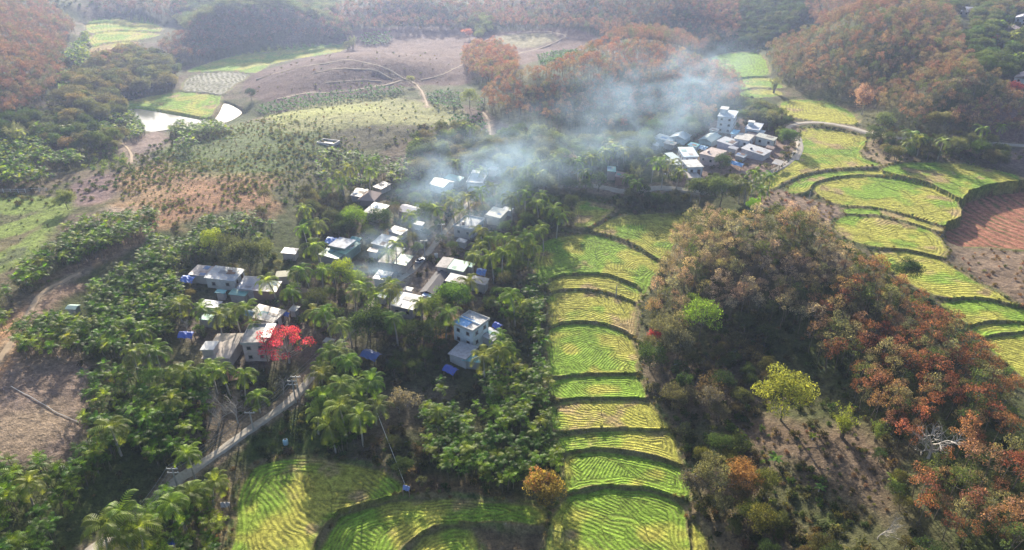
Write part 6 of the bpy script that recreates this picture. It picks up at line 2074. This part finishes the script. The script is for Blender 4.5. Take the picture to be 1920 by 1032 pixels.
under([(1370, 0), (1500, -40), (1560, 40), (1440, 90), (1340, 90)], 1, 3.6, [(.05, .075, .035)], .8, 1.5)
under([(560, -30), (1960, -50), (1960, -10), (1500, 10), (900, 50), (600, 40)], 1, 5.5, UG, .9, 1.6)
under([(-60, -60), (600, -60), (600, 10), (-60, 10)], 1, 5.5, UG, .9, 1.6)
# verges of the terraces
for f in FIELDS:
    if f[0][0] not in 'CBR': continue
    P = f[-1]
    c = P.mean(0)
    for i in range(len(P)):
        a, b = P[i], P[(i + 1) % len(P)]
        L_ = np.linalg.norm(b - a)
        for k in range(max(1, int(L_ / .8))):
            if random.random() < .2: continue
            q = a + (b - a) * random.random()
            o = q - c
            o /= np.linalg.norm(o)
            q = q + o * random.uniform(.3, 1.3)
            if on_field(np.array([q[0]]), np.array([q[1]]), .1)[0]: continue
            UX.append(q[0]); UY.append(q[1])
            UT.append(tint_of(random.choice([(.14, .15, .05), (.17, .14, .07), (.08, .11, .035)]), .2))
            US.append(random.uniform(.14, .5))
UX, UY = np.array(UX), np.array(UY)
k = (UX ** 2 + UY ** 2 < 900 ** 2)
UX, UY, UT, US = UX[k], UY[k], np.array(UT)[k], np.array(US)[k]
print('undergrowth', len(UX))
stuff('undergrowth', 'low bushes and weeds filling the ground between the trees', 'undergrowth', SHR, np.stack([UX, UY, hfull(UX, UY)], 1), US, UT, .12)

# ------------------------------------------------------------------ labels by rank to a landmark
ORD = lambda n_: ['closest', 'second closest', 'third closest', 'fourth closest', 'fifth closest', 'sixth closest', 'seventh closest', 'eighth closest', 'ninth closest', 'tenth closest'][n_] if n_ < 10 else (
    str(n_ + 1) + ('th' if 10 <= n_ % 100 <= 12 else {0: 'st', 1: 'nd', 2: 'rd'}.get(n_ % 10, 'th')) + ' closest')
lmn, lmx = list(LM), np.array([LM[k_] for k_ in LM])
kinds = {}
for a in ALL: kinds.setdefault(a[1], []).append(a)
for kd, lst in kinds.items():
    P = np.array([(a[3], a[4]) for a in lst])
    D2 = np.linalg.norm(P[:, None] - lmx[None], axis=2)
    rank = D2.argsort(0).argsort(0)
    near = D2.argmin(1)
    for i, a in enumerate(lst):
        a[0]['label'] = '%s, %s to the %s' % (a[2], ORD(int(rank[i, near[i]])), lmn[near[i]])

# ------------------------------------------------------------------ smoke
def smoke(name, label, px, py, h, size, rot, dens, seed, px2=None):
    x, y = G1(px, py, h)
    z = float(hq(x, y)) + h
    bpy.ops.mesh.primitive_ico_sphere_add(subdivisions=3, radius=1)
    o = bpy.context.object
    o.name = name
    o.data.name = name
    o.location = (x, y, z)
    o.scale = size
    o.rotation_euler = rot
    m, nt, bs = newmat('smoke')
    nt.nodes.remove(bs)
    vol = node(nt, 'ShaderNodeVolumePrincipled')
    nt.links.new(vol.outputs[0], nt.nodes['Material Output'].inputs['Volume'])
    tc = node(nt, 'ShaderNodeTexCoord')
    ln = node(nt, 'ShaderNodeVectorMath', operation='LENGTH')
    nt.links.new(tc.outputs['Object'], ln.inputs[0])
    fall = mathn(nt, 'POWER', mathn(nt, 'MAXIMUM', mathn(nt, 'SUBTRACT', 1.0, ln.outputs['Value']), 0.0), 1.1)
    mp = node(nt, 'ShaderNodeMapping')
    mp.inputs['Location'].default_value = (seed, seed * .7, 0)
    mp.inputs['Scale'].default_value = (size[0] / 10, size[1] / 10, size[2] / 7)
    nt.links.new(tc.outputs['Object'], mp.inputs['Vector'])
    nz = node(nt, 'ShaderNodeTexNoise')
    nz.inputs['Scale'].default_value = 1.0
    nz.inputs['Detail'].default_value = 3
    nz.inputs['Distortion'].default_value = .8
    nt.links.new(mp.outputs[0], nz.inputs['Vector'])
    f = rng_(nt, nz.outputs['Fac'], .44, .70, 0, 1)
    nt.links.new(mathn(nt, 'MULTIPLY', mathn(nt, 'MULTIPLY', f, fall), dens), vol.inputs['Density'])
    vol.inputs['Color'].default_value = (.55, .76, 1.0, 1)
    vol.inputs['Anisotropy'].default_value = .3
    o.data.materials.append(m)
    tag(o, label, 'smoke', None, 'stuff')


smoke('smoke', 'wide drift of blue white smoke in front of the middle rubber wood', 1225, 205, 16, (52, 30, 24), (0, -.12, .62), .028, 1.3)
smoke('smoke', 'bright white smoke top above the wood left of the valley', 1322, 135, 18, (22, 18, 10), (0, -.1, .5), .04, 4.1)
smoke('smoke', 'blue smoke lying in the trees between the two villages', 1110, 285, 9, (34, 20, 10), (0, -.05, .5), .02, 7.7)
smoke('smoke', 'thin smoke drifting over the upper end of the village street', 900, 320, 9, (28, 26, 11), (0, -.1, .9), .055, 2.2)
smoke('smoke', 'small dense smoke rising beside the long metal roof', 735, 450, 5, (10, 15, 6), (.1, -.1, -.5), .13, 5.5)
smoke('smoke', 'faint smoke veil among the coconut palms of the village', 850, 380, 7, (20, 20, 8), (0, 0, .8), .06, 9.4)

smoke('smoke', 'smoke spreading over the mossy roof and palms at the lower village street', 712, 505, 4, (9, 9, 5), (0, 0, .3), .10, 3.4)
smoke('smoke', 'tall pale plume leaning up from the upper end of the village', 960, 285, 14, (12, 12, 16), (0, .5, .4), .05, 6.6)

# ------------------------------------------------------------------ haze: one closed box of even air
mb = MB().box(-2300, 2300, -60, 1760, -4, 100)
m, nt, bs = newmat('haze')
nt.nodes.remove(bs)
vol = node(nt, 'ShaderNodeVolumePrincipled')
vol.inputs['Color'].default_value = (.50, .62, 1.0, 1)
vol.inputs['Density'].default_value = HAZE
vol.inputs['Anisotropy'].default_value = .6
nt.links.new(vol.outputs[0], nt.nodes['Material Output'].inputs['Volume'])
tag(mb.build('haze', m), 'thin morning haze filling the valley air', 'haze', None, 'stuff')
